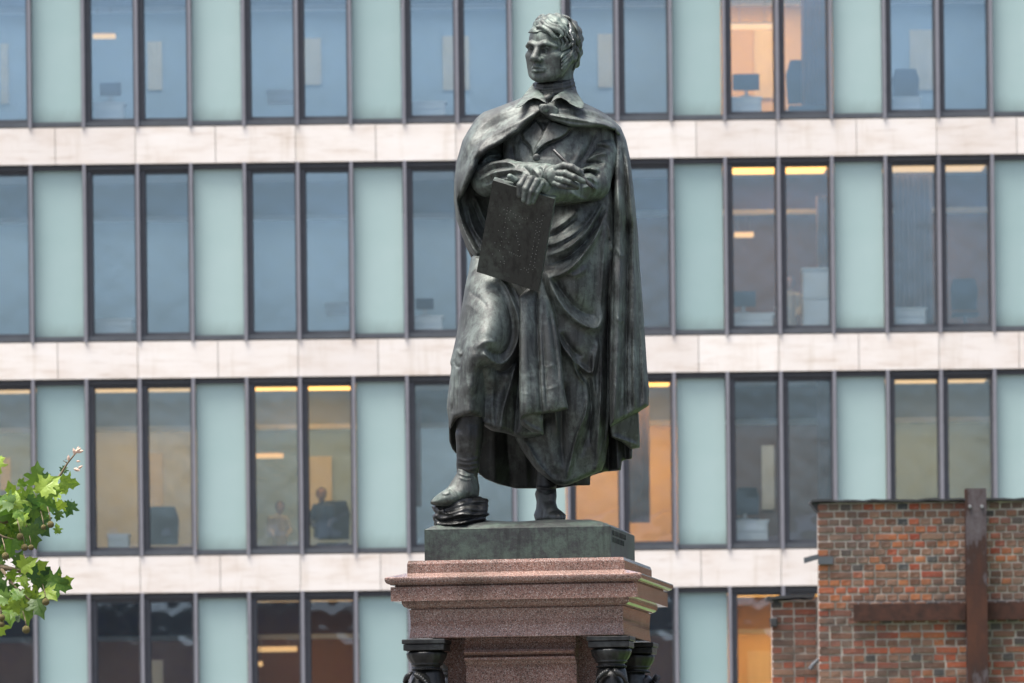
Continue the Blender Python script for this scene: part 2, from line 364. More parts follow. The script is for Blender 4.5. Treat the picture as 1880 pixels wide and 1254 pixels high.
# doors on the rear walls of rooms
for (xa, xb, ya, yb_) in [(0, 16, 80, 190), (270, 298, 76, 165), (558, 590, 70, 155), (812, 862, 66, 165), (1384, 1420, 55, 180), (1670, 1715, 55, 165), (1097, 1125, 62, 160), (270, 300, 832, 935), (562, 610, 838, 938), (0, 20, 840, 900), (1398, 1422, 818, 935), (272, 300, 1212, 1290), (1372, 1420, 1195, 1260)]:
    a, b_ = wpt(xa, ya, DEEP-.16), wpt(xb, yb_, DEEP-.16)
    MB().box(a.x, b_.x, a.y, a.y+.05, b_.z, a.z).obj('room_door', M['door'], office)
# furniture and people behind the glass
def cabinet(px0, py0, px1, py1, dep, label):
    a, b_ = wpt(px0, py0, dep), wpt(px1, py1, dep); w = b_.x-a.x; h = a.z-b_.z
    r = empty('desk_cabinet', (a.x, a.y, b_.z), label=label, cat='cabinet', group='white office furniture behind the windows')
    MB().box(a.x, b_.x, a.y, a.y+.5, b_.z, a.z-.03).obj('carcass', M['white'], r, bevel=.008)
    MB().box(a.x-.02, b_.x+.02, a.y-.02, a.y+.52, a.z-.03, a.z).obj('worktop', M['white'], r)
    for i in range(2):
        MB().box(a.x+.02, b_.x-.02, a.y-.015, a.y-.001, b_.z+.03+i*h*.46, b_.z+h*.43+i*h*.46).obj('drawer_front', M['white'], r, bevel=.004)
cabinet(172, 188, 228, 226, .48, 'white desk cabinet in top row window below the glowing lamp strip')
cabinet(490, 165, 540, 186, 1.4, 'low white desk end in the top row, third pane from the frosted panel at left')
cabinet(756, 186, 818, 218, .48, 'white desk cabinet in the top row window just left of the statue shoulder')
cabinet(1342, 178, 1398, 210, .48, 'white desk cabinet in the warmly lit top row window right of the statue')
cabinet(1638, 178, 1690, 208, .48, 'white desk cabinet in the top row window near the right edge')
cabinet(174, 585, 244, 618, .48, 'wide white desk cabinet in the second row window at far left')
cabinet(598, 555, 638, 575, 1.5, 'small white desk end in second row near the middle of the left half')
cabinet(757, 580, 812, 612, .48, 'white desk cabinet in second row window beside the cloaked statue')
cabinet(1474, 492, 1524, 602, .48, 'tall white cabinet in second row window right of the statue')
cabinet(1344, 575, 1420, 604, .48, 'grey white desk front in the dark brown second row window')
cabinet(1644, 565, 1700, 602, .48, 'white desk front in the curtained second row window at right')
cabinet(198, 980, 236, 1008, .48, 'white desk cabinet in the dim third row window above the tree')
cabinet(1348, 955, 1410, 1000, .48, 'white desk front in third row window beside the brick building')
def chair(px, py, dep, s, label):
    c = wpt(px, py, dep); r = empty('office_chair', (c.x, c.y, c.z-.9*s), label=label, cat='office chair', group='office chairs behind the windows')
    MB().prism([(c.x-.24*s, c.y, c.z-.3*s), (c.x-.26*s, c.y, c.z+.1*s), (c.x-.2*s, c.y, c.z+.3*s), (c.x+.2*s, c.y, c.z+.3*s), (c.x+.26*s, c.y, c.z+.1*s), (c.x+.24*s, c.y, c.z-.3*s)], (0, .07, 0)).obj('backrest', M['chair'], r, bevel=.02)
    MB().box(c.x-.25*s, c.x+.25*s, c.y-.45*s, c.y+.02, c.z-.45*s, c.z-.37*s).obj('seat', M['chair'], r, bevel=.02)
    MB().tube([(c.x, c.y-.2, c.z-.45*s), (c.x, c.y-.2, c.z-.9*s)], .03).obj('stem', M['steel'], r)
chair(1478, 150, 1.6, 1.25, 'dark office chair back in the warmly lit top row window')
chair(1663, 155, 2.2, .9, 'dark office chair behind the white desk near the right edge, top row')
chair(1770, 540, 2.0, .9, 'blue grey office chair in the rightmost second row window')
chair(298, 965, 2.2, 1.1, 'blue grey office chair in third row window with the pale door')
chair(612, 955, 1.6, 1.1, 'dark office chair beside the seated person in third row')
chair(1372, 920, 2.4, .8, 'pale lit office chair in third row window beside the brick building')
# monitors on the desks
def monitor(px, py, dep, w, label):
    c = wpt(px, py, dep); r = empty('monitor', (c.x, c.y, c.z), label=label, cat='monitor', group='monitors on the office desks')
    MB().box(c.x-w/2, c.x+w/2, c.y, c.y+.03, c.z+.1, c.z+.1+w*.62).obj('screen', M['chair'], r, bevel=.008)
    MB().box(c.x-.03, c.x+.03, c.y+.03, c.y+.05, c.z, c.z+.2).obj('neck', M['steel'], r); MB().box(c.x-.1, c.x+.1, c.y-.05, c.y+.12, c.z-.004, c.z+.01).obj('foot', M['steel'], r)
for (px, py, dep, w, label) in [(203, 187, .6, .36, 'dark monitor on the white desk at upper left'), (1370, 177, .6, .45, 'monitor on the desk in the warm top row window'), (780, 579, .6, .3, 'monitor on the desk beside the statue, second row'), (1365, 574, .6, .42, 'monitor on the desk in the dark brown second row window'), (1368, 954, .6, .45, 'monitor on the desk beside the brick building, third row')]:
    monitor(px, py, dep, w, label)
# curtains
def curtain(px0, py0, px1, py1, dep, label, m='curtain'):
    a, b_ = wpt(px0, py0, dep), wpt(px1, py1, dep); n = 26; v = []; f = []
    for i in range(n+1):
        t = i/n; y = a.y+.06*math.sin(i*1.7)+.02*math.sin(i*4.1)
        v += [(a.x+(b_.x-a.x)*t, y, a.z), (a.x+(b_.x-a.x)*t, y+.02, b_.z)]
    f = [(2*i, 2*i+2, 2*i+3, 2*i+1) for i in range(n)]
    b2 = MB(); b2.add(v, f); o = b2.obj('curtain', M[m], None, smooth=True, label=label, cat='curtain', group='curtains hanging behind office windows')
    so_ = o.modifiers.new('thick', 'SOLIDIFY'); so_.thickness = .02
curtain(1470, -20, 1524, 208, 1.5, 'reddish curtain in the warmly lit top row window')
curtain(1640, 320, 1712, 602, .8, 'grey green curtain in the second row window at right')
curtain(1498, 360, 1524, 520, .7, 'grey curtain edge beside the tall white cabinet, second row')
curtain(1500, 700, 1526, 1000, .7, 'grey curtain edge in the third row window above the brick wall')
curtain(1150, 740, 1192, 960, 1.4, 'reddish curtain in third row window right of the cloak hem')
curtain(756, 740, 772, 930, .7, 'dark grey curtain edge in third row window left of the statue foot')
# pendant lamps seen through the glass
for (xa, xb, y, dep, label) in [(170, 212, 65, 2.2, 'glowing amber lamp strip in the top row window at left'), (1342, 1420, 47, 2.2, 'glowing pale lamp strip in the top row window right of the statue'), (463, 520, 836, 2.2, 'glowing amber lamp strip in the third row left of the statue'), (463, 482, 1218, 2.0, 'small round glowing lamp in the bottom row window'), (463, 545, 1191, 3.2, 'long glowing amber lamp strip in the bottom row window'), (1348, 1384, 430, 2.6, 'short dim amber lamp strip in the dark brown second row window')]:
    a, b_ = wpt(xa, y-5, dep), wpt(xb, y+5, dep); r = empty('pendant_lamp', (a.x, a.y, b_.z), label=label, cat='lamp', group='lamps glowing behind the windows')
    MB().box(a.x, b_.x, a.y, a.y+.12, b_.z, a.z-.02).obj('diffuser', M['lamp_soft'], r, bevel=.02)
    MB().box(a.x, b_.x, a.y, a.y+.12, a.z-.02, a.z).obj('housing', M['white'], r)
    for t in (.2, .8): MB().tube([(a.x+(b_.x-a.x)*t, a.y+.06, a.z-.01), (a.x+(b_.x-a.x)*t, a.y+.06, a.z+.45)], .006).obj('cable', M['steel'], r)
# ================================================================== brick building at the right
YK = 64.5; PMK = F/YK
brickb = empty('brick_building', at(1690, 1896, YK), label='old red brick building corner with rusty steel beams', cat='building')
def bx(px, py): return at(px, py, YK)
xl = bx(1503, 1080).x; ztop = bx(1690, 921).z; xr = bx(1880, 1000).x+7.5; CH = 13.9/PMK
MB().box(xl+.012, xr, YK+.012, YK+.45, 0, ztop-.004).obj('wall', M['mortar'], brickb)
wl = bx(1421, 1150).x; wtop = bx(1460, 1098).z; YW = YK+.5
MB().box(wl+.012, xl+.1, YW+.012, YW+.5, 0, wtop-.004).obj('side_wall', M['mortar'], brickb)
HW, SWD = .116, .235
def brick_mesh(w, seed):
    r_ = random.Random(seed); b = MB(); h = CH-.019; d = .05
    v = [(x, y, z) for x in (0, w-.018) for y in (0, d) for z in (0, h)]
    v = [(x+r_.uniform(-.003, .003), y+(r_.uniform(-.003, .004)), z+r_.uniform(-.003, .003)) for x, y, z in v]
    b.add(v, [(0,1,3,2),(4,6,7,5),(0,4,5,1),(2,3,7,6),(0,2,6,4),(1,5,7,3)])
    return b
kinds = ['brick_red', 'brick_orange', 'brick_brown', 'brick_grey', 'brick_dull']
bmesh_cache = {}
for kd in kinds:
    for nm, w in (('s', SWD), ('h', HW), ('q', .175)):
        for s in range(3): bmesh_cache[(kd, nm, s)] = brick_mesh(w, hash((nm, s)) & 255).mesh('brick', M[kd], bevel=.004)
bricks = []
def course(x0, x1, z, Y, pattern, wts):
    x = x0; i = 0
    while x < x1-.05:
        nm = pattern(i); w = {'s': SWD, 'h': HW, 'q': .175}[nm]
        kd = random.choices(kinds, wts)[0]
        if nm != 'h' and kd == 'brick_grey': kd = 'brick_brown'
        bricks.append((x, Y+random.uniform(-.006, .006), z+random.uniform(-.002, .002), nm, kd)); x += w*random.uniform(.99, 1.02); i += 1
zc = ztop-CH; row = 0
zb1 = bx(1690, 1145).z
while zc > 0:
    t = (ztop-zc)/(ztop-zb1)
    if zc > zb1:
        g = .5+.5*math.sin(row*1.3)
        wts = (2.2, 2.6, 4.2, 1.5 if row % 6 in (1, 2) or row > 12 else .25, 4)
        pat = (lambda i, r_=row: 'q' if (i == 0 and r_ % 2) else 'h')
        if row % 5 == 4: pat = (lambda i: 's' if i % 3 == 1 else 'h')
    else:
        if row % 2: wts = (5, 3, 1.5, .2, 1.5); pat = (lambda i, r_=row: 'h' if (i == 0 and r_ % 4 == 1) else 's')
        else: wts = (2.8, 1.4, 3.4, .8, 2); pat = (lambda i: 'h')
    course(xl, xr, zc, YK, pat, wts)
    zc -= CH; row += 1
zc = wtop-CH; row = 0
while zc > 0:
    course(wl, xl-.02, zc, YW, (lambda i, r_=row: 's' if r_ % 2 else 'h'), (6, 1, 3.5, 1.0, 1)); zc -= CH; row += 1
zvis = bx(1690, 1254).z; xvis = bx(1880, 1100).x
def rank(b): return (0 if (b[2] > zvis-.05 and b[0] < xvis) else 1, {'s': 0, 'q': 1, 'h': 2}[b[3]], -b[2])
# steel hides some of the wall: leave bricks there in the joined remainder
beamx0, beamx1 = bx(1770, 1000).x, bx(1808, 1000).x
bricks.sort(key=lambda b: (rank(b), random.random()) if not (beamx0 < b[0] < beamx1-.1) else ((2, 0, 0), 0))
rest = MB(); rm = {k: i for i, k in enumerate(kinds)}
for i, (x, y, z, nm, kd) in enumerate(bricks):
    if i < 300:
        o = link('brick', bmesh_cache[(kd, nm, random.randrange(3))], brickb); o.matrix_parent_inverse = brickb.matrix_world.inverted(); o.location = (x, y, z)
    else:
        b = brick_mesh({'s': SWD, 'h': HW, 'q': .175}[nm], i); rest.add([(p[0]+x, p[1]+y, p[2]+z) for p in b.v], b.f, rm[kd])
o = rest.obj('brick_field', [M[k] for k in kinds], brickb, kind='stuff')
# roof edge
def rough_cap(name, pts, d0, d1, th):
    b = MB(); n = len(pts)
    for a, c in zip(pts[:-1], pts[1:]):
        b.prism([(a[0], d0, a[1]), (c[0], d0, c[1]), (c[0], d0, c[1]+th), (a[0], d0, a[1]+th)], (0, d1-d0, 0))
    return b.obj(name, M['roofing'], brickb)
pts = []
x = xl-.07; 
while x < xr: pts.append((x, ztop+random.uniform(-.006, .012))); x += .09
rough_cap('roof_edge', pts, YK-.05, YK+.5, .022)
a = bx(1488, 922)
MB().prism([bx(1488, 923), bx(1503, 923), bx(1504, 940), bx(1499, 938), bx(1493, 930)], (0, .3, 0)).obj('gutter_end', M['roofing'], brickb)
pts = []; x = wl-.05
while x < xl+.05: pts.append((x, wtop+random.uniform(-.008, .02)+(x-wl)*.06)); x += .07
rough_cap('roof_edge', pts, YW-.08, YW+.55, .03)
MB().prism([at(1414, 1096, YW), at(1430, 1094, YW), at(1430, 1112, YW), at(1422, 1108, YW)], (0, .5, 0)).obj('gutter_end', M['roofing'], brickb)
# steel frame bracing the brick wall
v0, v1 = bx(1770, 899), bx(1808, 899)
post = empty('steel_post', (v0.x, YK, 0), label='upright rusty steel post with flaking grey paint bolted to brick wall', cat='steel beam')
MB().box(v0.x, v1.x, YK-.2, YK-.185, 0, v0.z).obj('front_flange', M['worn'], post)
MB().box((v0.x+v1.x)/2-.006, (v0.x+v1.x)/2+.006, YK-.185, YK-.045, 0, v0.z-.01).obj('web', M['worn'], post)
MB().box(v0.x, v1.x, YK-.045, YK-.03, 0, v0.z).obj('rear_flange', M['worn'], post)
for q in (1778, 1800):
    c = bx(q, 932); MB().tube([(c.x, YK-.202, c.z), (c.x, YK-.225, c.z)], [.02, .016], 6).obj('bolt_head', M['steel'], post)
h0, h1 = bx(1566, 1110), bx(1566, 1141)
for (xa, xb, lab) in ((h0.x, v0.x-.004, 'horizontal dark rusty steel beam left of the upright post'), (v1.x+.004, xr, 'horizontal dark rusty steel beam right of the upright post')):
    bm_ = empty('steel_beam', (xa, YK, h1.z), label=lab, cat='steel beam', group='horizontal steel beams on the brick wall')
    MB().box(xa, xb, YK-.075, YK-.06, h1.z, h0.z).obj('face_plate', M['rust'], bm_)
    MB().box(xa, xb, YK-.06, YK-.02, h0.z-.015, h0.z).obj('top_flange', M['rust'], bm_)
    MB().box(xa, xb, YK-.06, YK-.02, h1.z, h1.z+.015).obj('bottom_flange', M['rust'], bm_)
# small fittings
c = at(1490, 1024, YK)
fl = empty('wall_bracket', c, label='small grey metal bracket sticking out left of the brick wall', cat='bracket')
MB().prism([at(1476, 1024, YK), at(1503, 1017, YK), at(1503, 1026, YK), at(1477, 1034, YK)], (0, .1, 0)).obj('arm', M['sill'], fl)
MB().box(xl-.004, xl+.15, YK-.03, YK-.012, at(1500, 1036, YK).z, at(1500, 1022, YK).z).obj('wall_plate', M['sill'], fl)
c = at(1421, 1142, YW)
fl = empty('wall_lamp', c, label='small black lamp box on the left edge of the lower brick wing', cat='lamp')
MB().prism([at(1414, 1134, YW-.1), at(1427, 1134, YW-.1), at(1427, 1151, YW-.1), at(1415, 1150, YW-.1)], (0, .09, 0)).obj('housing', M['roofing'], fl, bevel=.01)
MB().tube([at(1424, 1142, YW-.02), at(1428, 1142, YW+.05)], .015).obj('arm', M['roofing'], fl)
c = at(1495, 1215, YW)
fl = empty('wall_spotlight', c, label='small pale spotlight in the corner between the two brick walls', cat='lamp')
MB().tube([at(1487, 1229, YW-.2), at(1492, 1221, YW-.2), at(1502, 1211, YW-.2)], [.025, .023, .018], 8).obj('housing', M['sill'], fl)
MB().tube([at(1502, 1211, YW-.2), at(1502, 1208, YW+.02)], .01).obj('arm', M['steel'], fl)

# ================================================================== long block across the square, behind the camera (seen only mirrored in the windows)
YO = -70
blk = empty('palace_block', (0, YO, 0), label='long grey palace block across the square, mirrored in the lowest windows', cat='building')
MB().box(-70, 80, YO-12, YO, 0, 14.2).obj('wall', M['block'], blk)
MB().prism([(-70.5, YO+.4, 14.2), (-70.5, YO-6, 16.4), (-70.5, YO-12.4, 14.2)], (151, 0, 0)).obj('roof', M['roofing'], blk)
wme = MB().box(-.7, .7, 0, .02, 0, 2.4).mesh('window', M['frame'])
for r_ in range(3):
    for i in range(44):
        o = link('window', wme, blk); o.matrix_parent_inverse = blk.matrix_world.inverted(); o.location = (-68+i*3.4, YO+.001, 1.6+r_*4.2)
# ================================================================== granite pedestal (turned a little to the left)
TH = R(-8.4); A_PL = .513
YS = 35.0
fm = at(950, 1000, YS-.507)
PCX, PCY = fm.x+A_PL*math.sin(-TH), YS
PMAT = Matrix.Translation((PCX, PCY, 0)) @ Matrix.Rotation(TH, 4, 'Z')
def hz(py): return at(950, py, YS-.5).z                     # height of a level that shows at py on the front face
ped = empty('granite_pedestal', (PCX, PCY, 0), label='polished red granite pedestal with dark bronze corner figures under the statue', cat='pedestal')
def square_loft(prof, n=1):
    """prof: (half width, height) rings from top to bottom"""
    b = MB(); v = []
    for a, z in prof: v += [PMAT @ Vector((sx*a, sy*a, z)) for sx, sy in ((-1, -1), (1, -1), (1, 1), (-1, 1))]
    m = len(prof)
    f = [(i*4+k, i*4+(k+1) % 4, i*4+4+(k+1) % 4, i*4+4+k) for i in range(m-1) for k in range(4)]+[(0, 1, 2, 3), (m*4-1, m*4-2, m*4-3, m*4-4)]
    return b.add(v, f)
PM2 = F/34.5
def arc(a0, z0, a1, z1, n=6, bulge=1):
    """quarter round from (a0,z0) to (a1,z1); bulge 1 convex, -1 concave"""
    o = []
    for i in range(n+1):
        t = i/n*math.pi/2
        if bulge > 0: o.append((a1+(a0-a1)*math.cos(t), z0+(z1-z0)*math.sin(t)))
        else: o.append((a0+(a1-a0)*math.sin(t), z1+(z0-z1)*math.cos(t)))
    return o
square_loft([(.59, hz(1027.5)), (.596, hz(1032)-.002), (.597, hz(1034)), (.597, hz(1054))]).obj('top_step', M['granite'], ped)
prof = [(.6, hz(1050.5)), (.694, hz(1058.5)), (.704, hz(1060))]+arc(.705, hz(1062), .682, hz(1071.5), 7)+[(.679, hz(1072)), (.679, hz(1073)), (.655, hz(1073.1)), (.655, hz(1076.4)), (.676, hz(1076.6)), (.676, hz(1102.6))]
prof += [(.628, hz(1103))]+arc(.625, hz(1103.2), .598, hz(1114), 7, 1)+[(.598, hz(1115.6)), (.58, hz(1115.8)), (.58, hz(1117.4)), (.589, hz(1117.5))]
prof += [(.589-.006*math.sin(math.pi*t/10), hz(1117.5)+(hz(1168)-hz(1117.5))*t/10) for t in range(1, 10)]+[(.589, hz(1168)), (.589, hz(1169.5))]
square_loft(prof).obj('cornice', M['granite'], ped)
# die with a projecting panel on each side and moulded necking
def cross_loft(prof, core, half):
    b = MB()
    v = []
    for e, z in prof:
        ring = [(-half, -core-e), (half, -core-e), (half, -core), (core, -core), (core, -half), (core+e, -half), (core+e, half), (core, half), (core, core), (half, core), (half, core+e), (-half, core+e), (-half, core), (-core, core), (-core, half), (-core-e, half), (-core-e, -half), (-core, -half), (-core, -core), (-half, -core)]
        v += [PMAT @ Vector((x, y, z)) for x, y in ring]
    n = 20; m = len(prof)
    f = [(i*n+k, i*n+(k+1) % n, i*n+n+(k+1) % n, i*n+n+k) for i in range(m-1) for k in range(n)]+[tuple(range(n)), tuple(range(m*n-1, (m-1)*n-1, -1))]
    return b.add(v, f)
zt_ = hz(1169.6)
cp = [(.13, hz(1169.8)), (.13, hz(1180)), (.115, hz(1181)), (.115, hz(1190)), (.17, hz(1192)), (.185, hz(1196))]+[(.185-.05*(i/5)**1.5, hz(1196+7*i/5)) for i in range(1, 6)]+[(.13, hz(1204.5)), (.165, hz(1206)), (.165, hz(1210)), (.125, hz(1213)), (.115, hz(1218)), (.105, hz(1220)), (.105, hz(1254)), (.105, .62)]
cross_loft(cp, .32, .305).obj('die', M['granite'], ped)
square_loft([(.74, .62), (.78, .56), (.78, .42), (.86, .4), (.86, .2)]).obj('base_step', M['granite'], ped)
square_loft([(1.05, .2), (1.05, 0)]).obj('base_step', M['granite'], ped)
# corner figures: bronze herms carrying the cornice
def column(lx, ly, face, cut=False):
    c0 = PMAT @ Vector((lx, ly, 0)); rot = PMAT.to_3x3()
    root = empty('bronze_herm', (c0.x, c0.y, .62)); root.parent = ped; root.matrix_parent_inverse = ped.matrix_world.inverted(); bpy.context.view_layer.update()
    def zz(py): return hz(py)
    def sq(a, z0, z1, nm):
        b = MB(); v = [c0+rot @ Vector((sx*a, sy*a, 0)) for sx, sy in ((-1, -1), (1, -1), (1, 1), (-1, 1))]
        b.prism([(q.x, q.y, z0) for q in v], (0, 0, z1-z0)); return b.obj(nm, M['bronze_black'], root, bevel=.004)
    sq(.119, zz(1180.5), zz(1172), 'abacus'); sq(.112, zz(1192.5), zz(1181.3), 'abacus')
    fl = lambda a, z: 1+.03*abs(math.cos(a*8))*(1 if zz(1216) < z < zz(1195) else 0)
    MB().lathe([(.09, zz(1192.6)), (.1, zz(1194.5)), (.108, zz(1196)), (.108, zz(1199)), (.104, zz(1205)), (.094, zz(1211)), (.084, zz(1215.5)), (.086, zz(1216.5)), (.088, zz(1218)), (.08, zz(1219.5)), (.073, zz(1221)), (.073, zz(1224)), (.078, zz(1224.5)), (.078, zz(1225))], (c0.x, c0.y, 0), 64, mod=fl).obj('capital', M['bronze_black'], root, smooth=True)
    b = MB(); 
    for i in range(40):
        a = i*2*math.pi/40; q = (c0.x+.079*math.cos(a), c0.y+.079*math.sin(a), zz(1226.5)); r_ = .0055
        b.lathe([(.001, r_), (r_*.8, r_*.6), (r_, 0), (r_*.8, -r_*.6), (.001, -r_)], q, 6)
    b.obj('bead_ring', M['bronze_black'], root, smooth=True)
    # veiled head with twisted hair, then shoulders and a tapering shaft
    fx, fy = math.cos(face), math.sin(face); sx_, sy_ = -fy, fx
    def P(f_, s_, z): return (c0.x+fx*f_+sx_*s_, c0.y+fy*f_+sy_*s_, z)
    zh = zz(1228)
    MB().lathe([(.072, zh+.003), (.08, zh-.02), (.088, zh-.07), (.098, zh-.14), (.106, zh-.22), (.1, zh-.3), (.13, zh-.38), (.15, zh-.48), (.13, zh-.62), (.1, zh-.75), (.12, zh-.82), (.1, zh-1.3), (.085, zh-1.75), (.12, .8), (.14, .63)], (c0.x-fx*.02, c0.y-fy*.02, 0), 40, mod=lambda a, z: 1+.018*math.sin(a*14)).obj('veil', M['bronze_black'], root, smooth=True)
    b = MB()
    b.lathe([(.005, .115), (.03, .11), (.052, .085), (.062, .045), (.064, 0), (.06, -.045), (.046, -.085), (.025, -.108), (.004, -.112)], P(.048, 0, zh-.125), 28, mod=lambda a, z: 1+.02*math.cos(3*(a-face)))
    o = b.obj('face', M['bronze_black'], root, smooth=True)
    MB().tube([P(.105, 0, zh-.11), P(.122, 0, zh-.15), P(.108, 0, zh-.158)], [.008, .012, .006], 8).obj('nose', M['bronze_black'], root, smooth=True)
    for sgn in (-1, 1):
        for i in range(9):
            t0 = i/9; a0 = .15+t0*1.35
            q0 = P(.062+.06*math.cos(a0)-.01, sgn*(.003+.075*math.sin(a0)), zh-.012-.085*t0**1.6)
            q1 = P(.075+.05*math.cos(a0+.1), sgn*(.012+.08*math.sin(a0+.12)), zh-.05-.1*t0**1.6)
            qm = tuple((u+w)/2+k for u, w, k in zip(q0, q1, (fx*.014, fy*.014, .004)))
            MB().tube([q0, qm, q1], [.006, .0125, .006], 7).obj('hair_twist', M['bronze_black'], root, smooth=True)
front = TH-math.pi/2
column(-.508, -.508, front-.5); column(.508, -.508, front+.12); column(.508, .508, front+math.pi/2+.2); column(-.508, .508, front-math.pi/2-.3)
# ================================================================== plane tree at the left
YT = 34.2
tree = empty('plane_tree', at(-330, 1890, YT), label='plane tree branch with yellow green lobed leaves and hanging seed balls', cat='tree')
base = at(-330, 1608, YT); tx = base.x
MB().tube([(tx, YT+.3, 0), (tx-.05, YT+.3, 1.2), (tx+.02, YT+.25, 2.6), (tx-.06, YT+.3, 4.2), (tx, YT+.3, 6)], [.2, .17, .15, .12, .08], 14).obj('trunk', M['bark'], tree, smooth=True)
T = lambda px, py, dd=0: at(px, py, YT+dd)
def limb(nm, pts, r0, r1):
    n = len(pts); MB().tube(pts, [r1+(r0-r1)*(1-i/(n-1))**2.4 for i in range(n)], 8).obj(nm, M['bark'], tree, smooth=True)
limb('limb', [T(-330, 900, .3), T(-200, 930, .2), T(-90, 950, .1), T(0, 958), T(40, 945), T(70, 915), T(95, 893), T(112, 870), T(124, 850), T(134, 838), T(141, 829)], .05, .004)
limb('limb', [T(-330, 1150, .3), T(-200, 1090, .2), T(-90, 1050, .1), T(0, 1041), T(30, 1046), T(60, 1058), T(85, 1075), T(104, 1080)], .05, .004)
limb('twig', [T(0, 1041), T(25, 1075, -.05), T(50, 1098, -.06), T(70, 1110, -.08)], .01, .004)
limb('twig', [T(40, 945), T(50, 970, -.05), T(55, 990, -.08)], .008, .003)
limb('twig', [T(-60, 1050), T(-20, 1090, -.03), T(10, 1112, -.05)], .012, .004)
limb('twig', [T(-40, 958), T(5, 985, -.04), T(30, 992, -.05)], .01, .004)
limb('twig', [T(124, 850), T(116, 846), T(124, 842)], .004, .002)
def leaf_mesh(seed):
    r_ = random.Random(seed)
    # outline of a five lobed toothed leaf, stem at the origin, tip along +Y, unit length
    half = [(0, 0), (.1, -.03), (.22, -.1), (.27, .0), (.42, .02), (.36, .12), (.3, .2), (.38, .26), (.58, .34), (.5, .4), (.42, .46), (.3, .42), (.22, .46), (.26, .58), (.3, .7), (.2, .72), (.12, .78), (0, 1.0)]
    half = [(x*(1+r_.uniform(-.08, .08)), y+r_.uniform(-.02, .02)*(0 < i < 17)) for i, (x, y) in enumerate(half)]
    out = half+[(-x*(1+r_.uniform(-.1, .1)), y+r_.uniform(-.02, .02)) for x, y in half[-2:0:-1]]
    cur, fold, tw = r_.uniform(.15, .55), r_.uniform(.1, .4), r_.uniform(-.3, .3)
    def z(x, y): return fold*abs(x)-cur*(y-.3)**2-.5*fold*x*x+tw*x*y+.02*math.sin(9*x+4*y)
    n = len(out); v = [(x, y, z(x, y)) for x, y in out]
    inner = [(x*.55, .3+(y-.3)*.55) for x, y in out]; v += [(x, y, z(x, y)) for x, y in inner]; v.append((0, .3, z(0, .3)))
    f = [(i, (i+1) % n, n+(i+1) % n, n+i) for i in range(n)]+[(n+i, n+(i+1) % n, 2*n) for i in range(n)]
    b = MB(); b.add(v, f); b.tube([(0, 0, z(0, 0)), (0, -.2, z(0, 0)+.02)], .012, 5)
    return b
LM = [leaf_mesh(s).mesh('leaf', M['leaf'] if s % 3 else M['leaf_dark'], smooth=False) for s in range(12)]
spots = [(67,872,48,80),(89,889,52,40),(127,887,40,-10),(118,861,18,70),(22,903,40,110),(51,909,46,60),(11,920,46,160),(40,934,46,20),(87,927,54,-20),(74,950,52,-60),(11,945,44,200),(30,918,38,90),(60,925,40,-40),(42,958,40,-90),(40,981,52,-110),(58,985,50,-70),(11,995,48,-130),(20,1006,40,-100),(76,970,42,-40),(95,905,36,10),(108,900,30,-20),
 (36,1026,36,70),(51,1035,40,30),(69,1041,42,20),(83,1050,38,0),(22,1060,34,-80),(43,1068,34,-60),(78,1071,40,-30),(109,1072,56,-10),(116,1068,40,15),(62,1050,34,60),
 (45,1095,42,60),(71,1097,54,-5),(72,1115,48,-70),(51,1122,52,-95),(7,1111,46,170),(5,1079,40,100),(27,1111,38,-60),(18,1131,40,-80),(5,1095,36,150),(90,1090,40,-30),(30,1090,34,120)]
random.seed(11)
for (cx0, cy0, n, sx_, sy_) in ((45, 935, 34, 45, 36), (18, 960, 20, 22, 30), (60, 1050, 12, 42, 14), (30, 1105, 18, 34, 22), (90, 890, 6, 22, 16), (5, 1000, 8, 14, 40)):
    for i in range(n): spots.append((cx0+random.gauss(0, .55)*sx_, cy0+random.gauss(0, .55)*sy_, random.uniform(18, 36), random.uniform(0, 360)))
for i in range(60): spots.append((random.uniform(-140, -5), random.uniform(850, 1160), random.uniform(30, 55), random.uniform(0, 360)))
for i, (px, py, s, ang) in enumerate(spots):
    dd = random.uniform(-.12, .12) if i < 42 else random.uniform(-.05, .35)
    c = T(px, py, dd-(.1 if i < 42 else 0)); sc = s*.94/PMB*PMB/F*YT*1.0
    o = link('leaf', LM[i % 12], tree); o.matrix_parent_inverse = tree.matrix_world.inverted()
    tilt = Matrix.Rotation(R(90), 4, 'X') @ Matrix.Rotation(R(ang-90), 4, 'Z') @ Matrix.Rotation(R(random.uniform(-42, 42)), 4, 'X') @ Matrix.Rotation(R(random.uniform(-35, 35)), 4, 'Y')
    m_ = Matrix.Translation(c) @ tilt @ Matrix.Scale(sc, 4) @ Matrix.Translation((0, -.42, 0))
    o.matrix_basis = m_
seedme = MB().lathe([(.05, 1), (.5, .86), (.85, .5), (1, 0), (.85, -.5), (.5, -.86), (.05, -1)], (0, 0, 0), 16, mod=lambda a, z: 1+.06*math.sin(a*8+z*9)).mesh('seed_ball', M['seed'], smooth=True)
for (px, py, r_) in [(93, 963, 6.5), (80, 968, 5), (37, 985, 6.5), (45, 1005, 6.5), (57, 1005, 5.5), (10, 1021, 7), (84, 1105, 7), (3, 1134, 6.5), (48, 1156, 7.5), (3, 1146, 6), (50, 1048, 4)]:
    o = link('seed_ball', seedme, tree); o.matrix_parent_inverse = tree.matrix_world.inverted(); o.location = T(px, py, -.2); s = r_/F*YT; o.scale = (s, s, s)
    limb('stalk', [T(px, py-r_, -.2), T(px-2, py-r_-12, -.18), T(px-6, py-r_-26, -.08)], .002, .003)
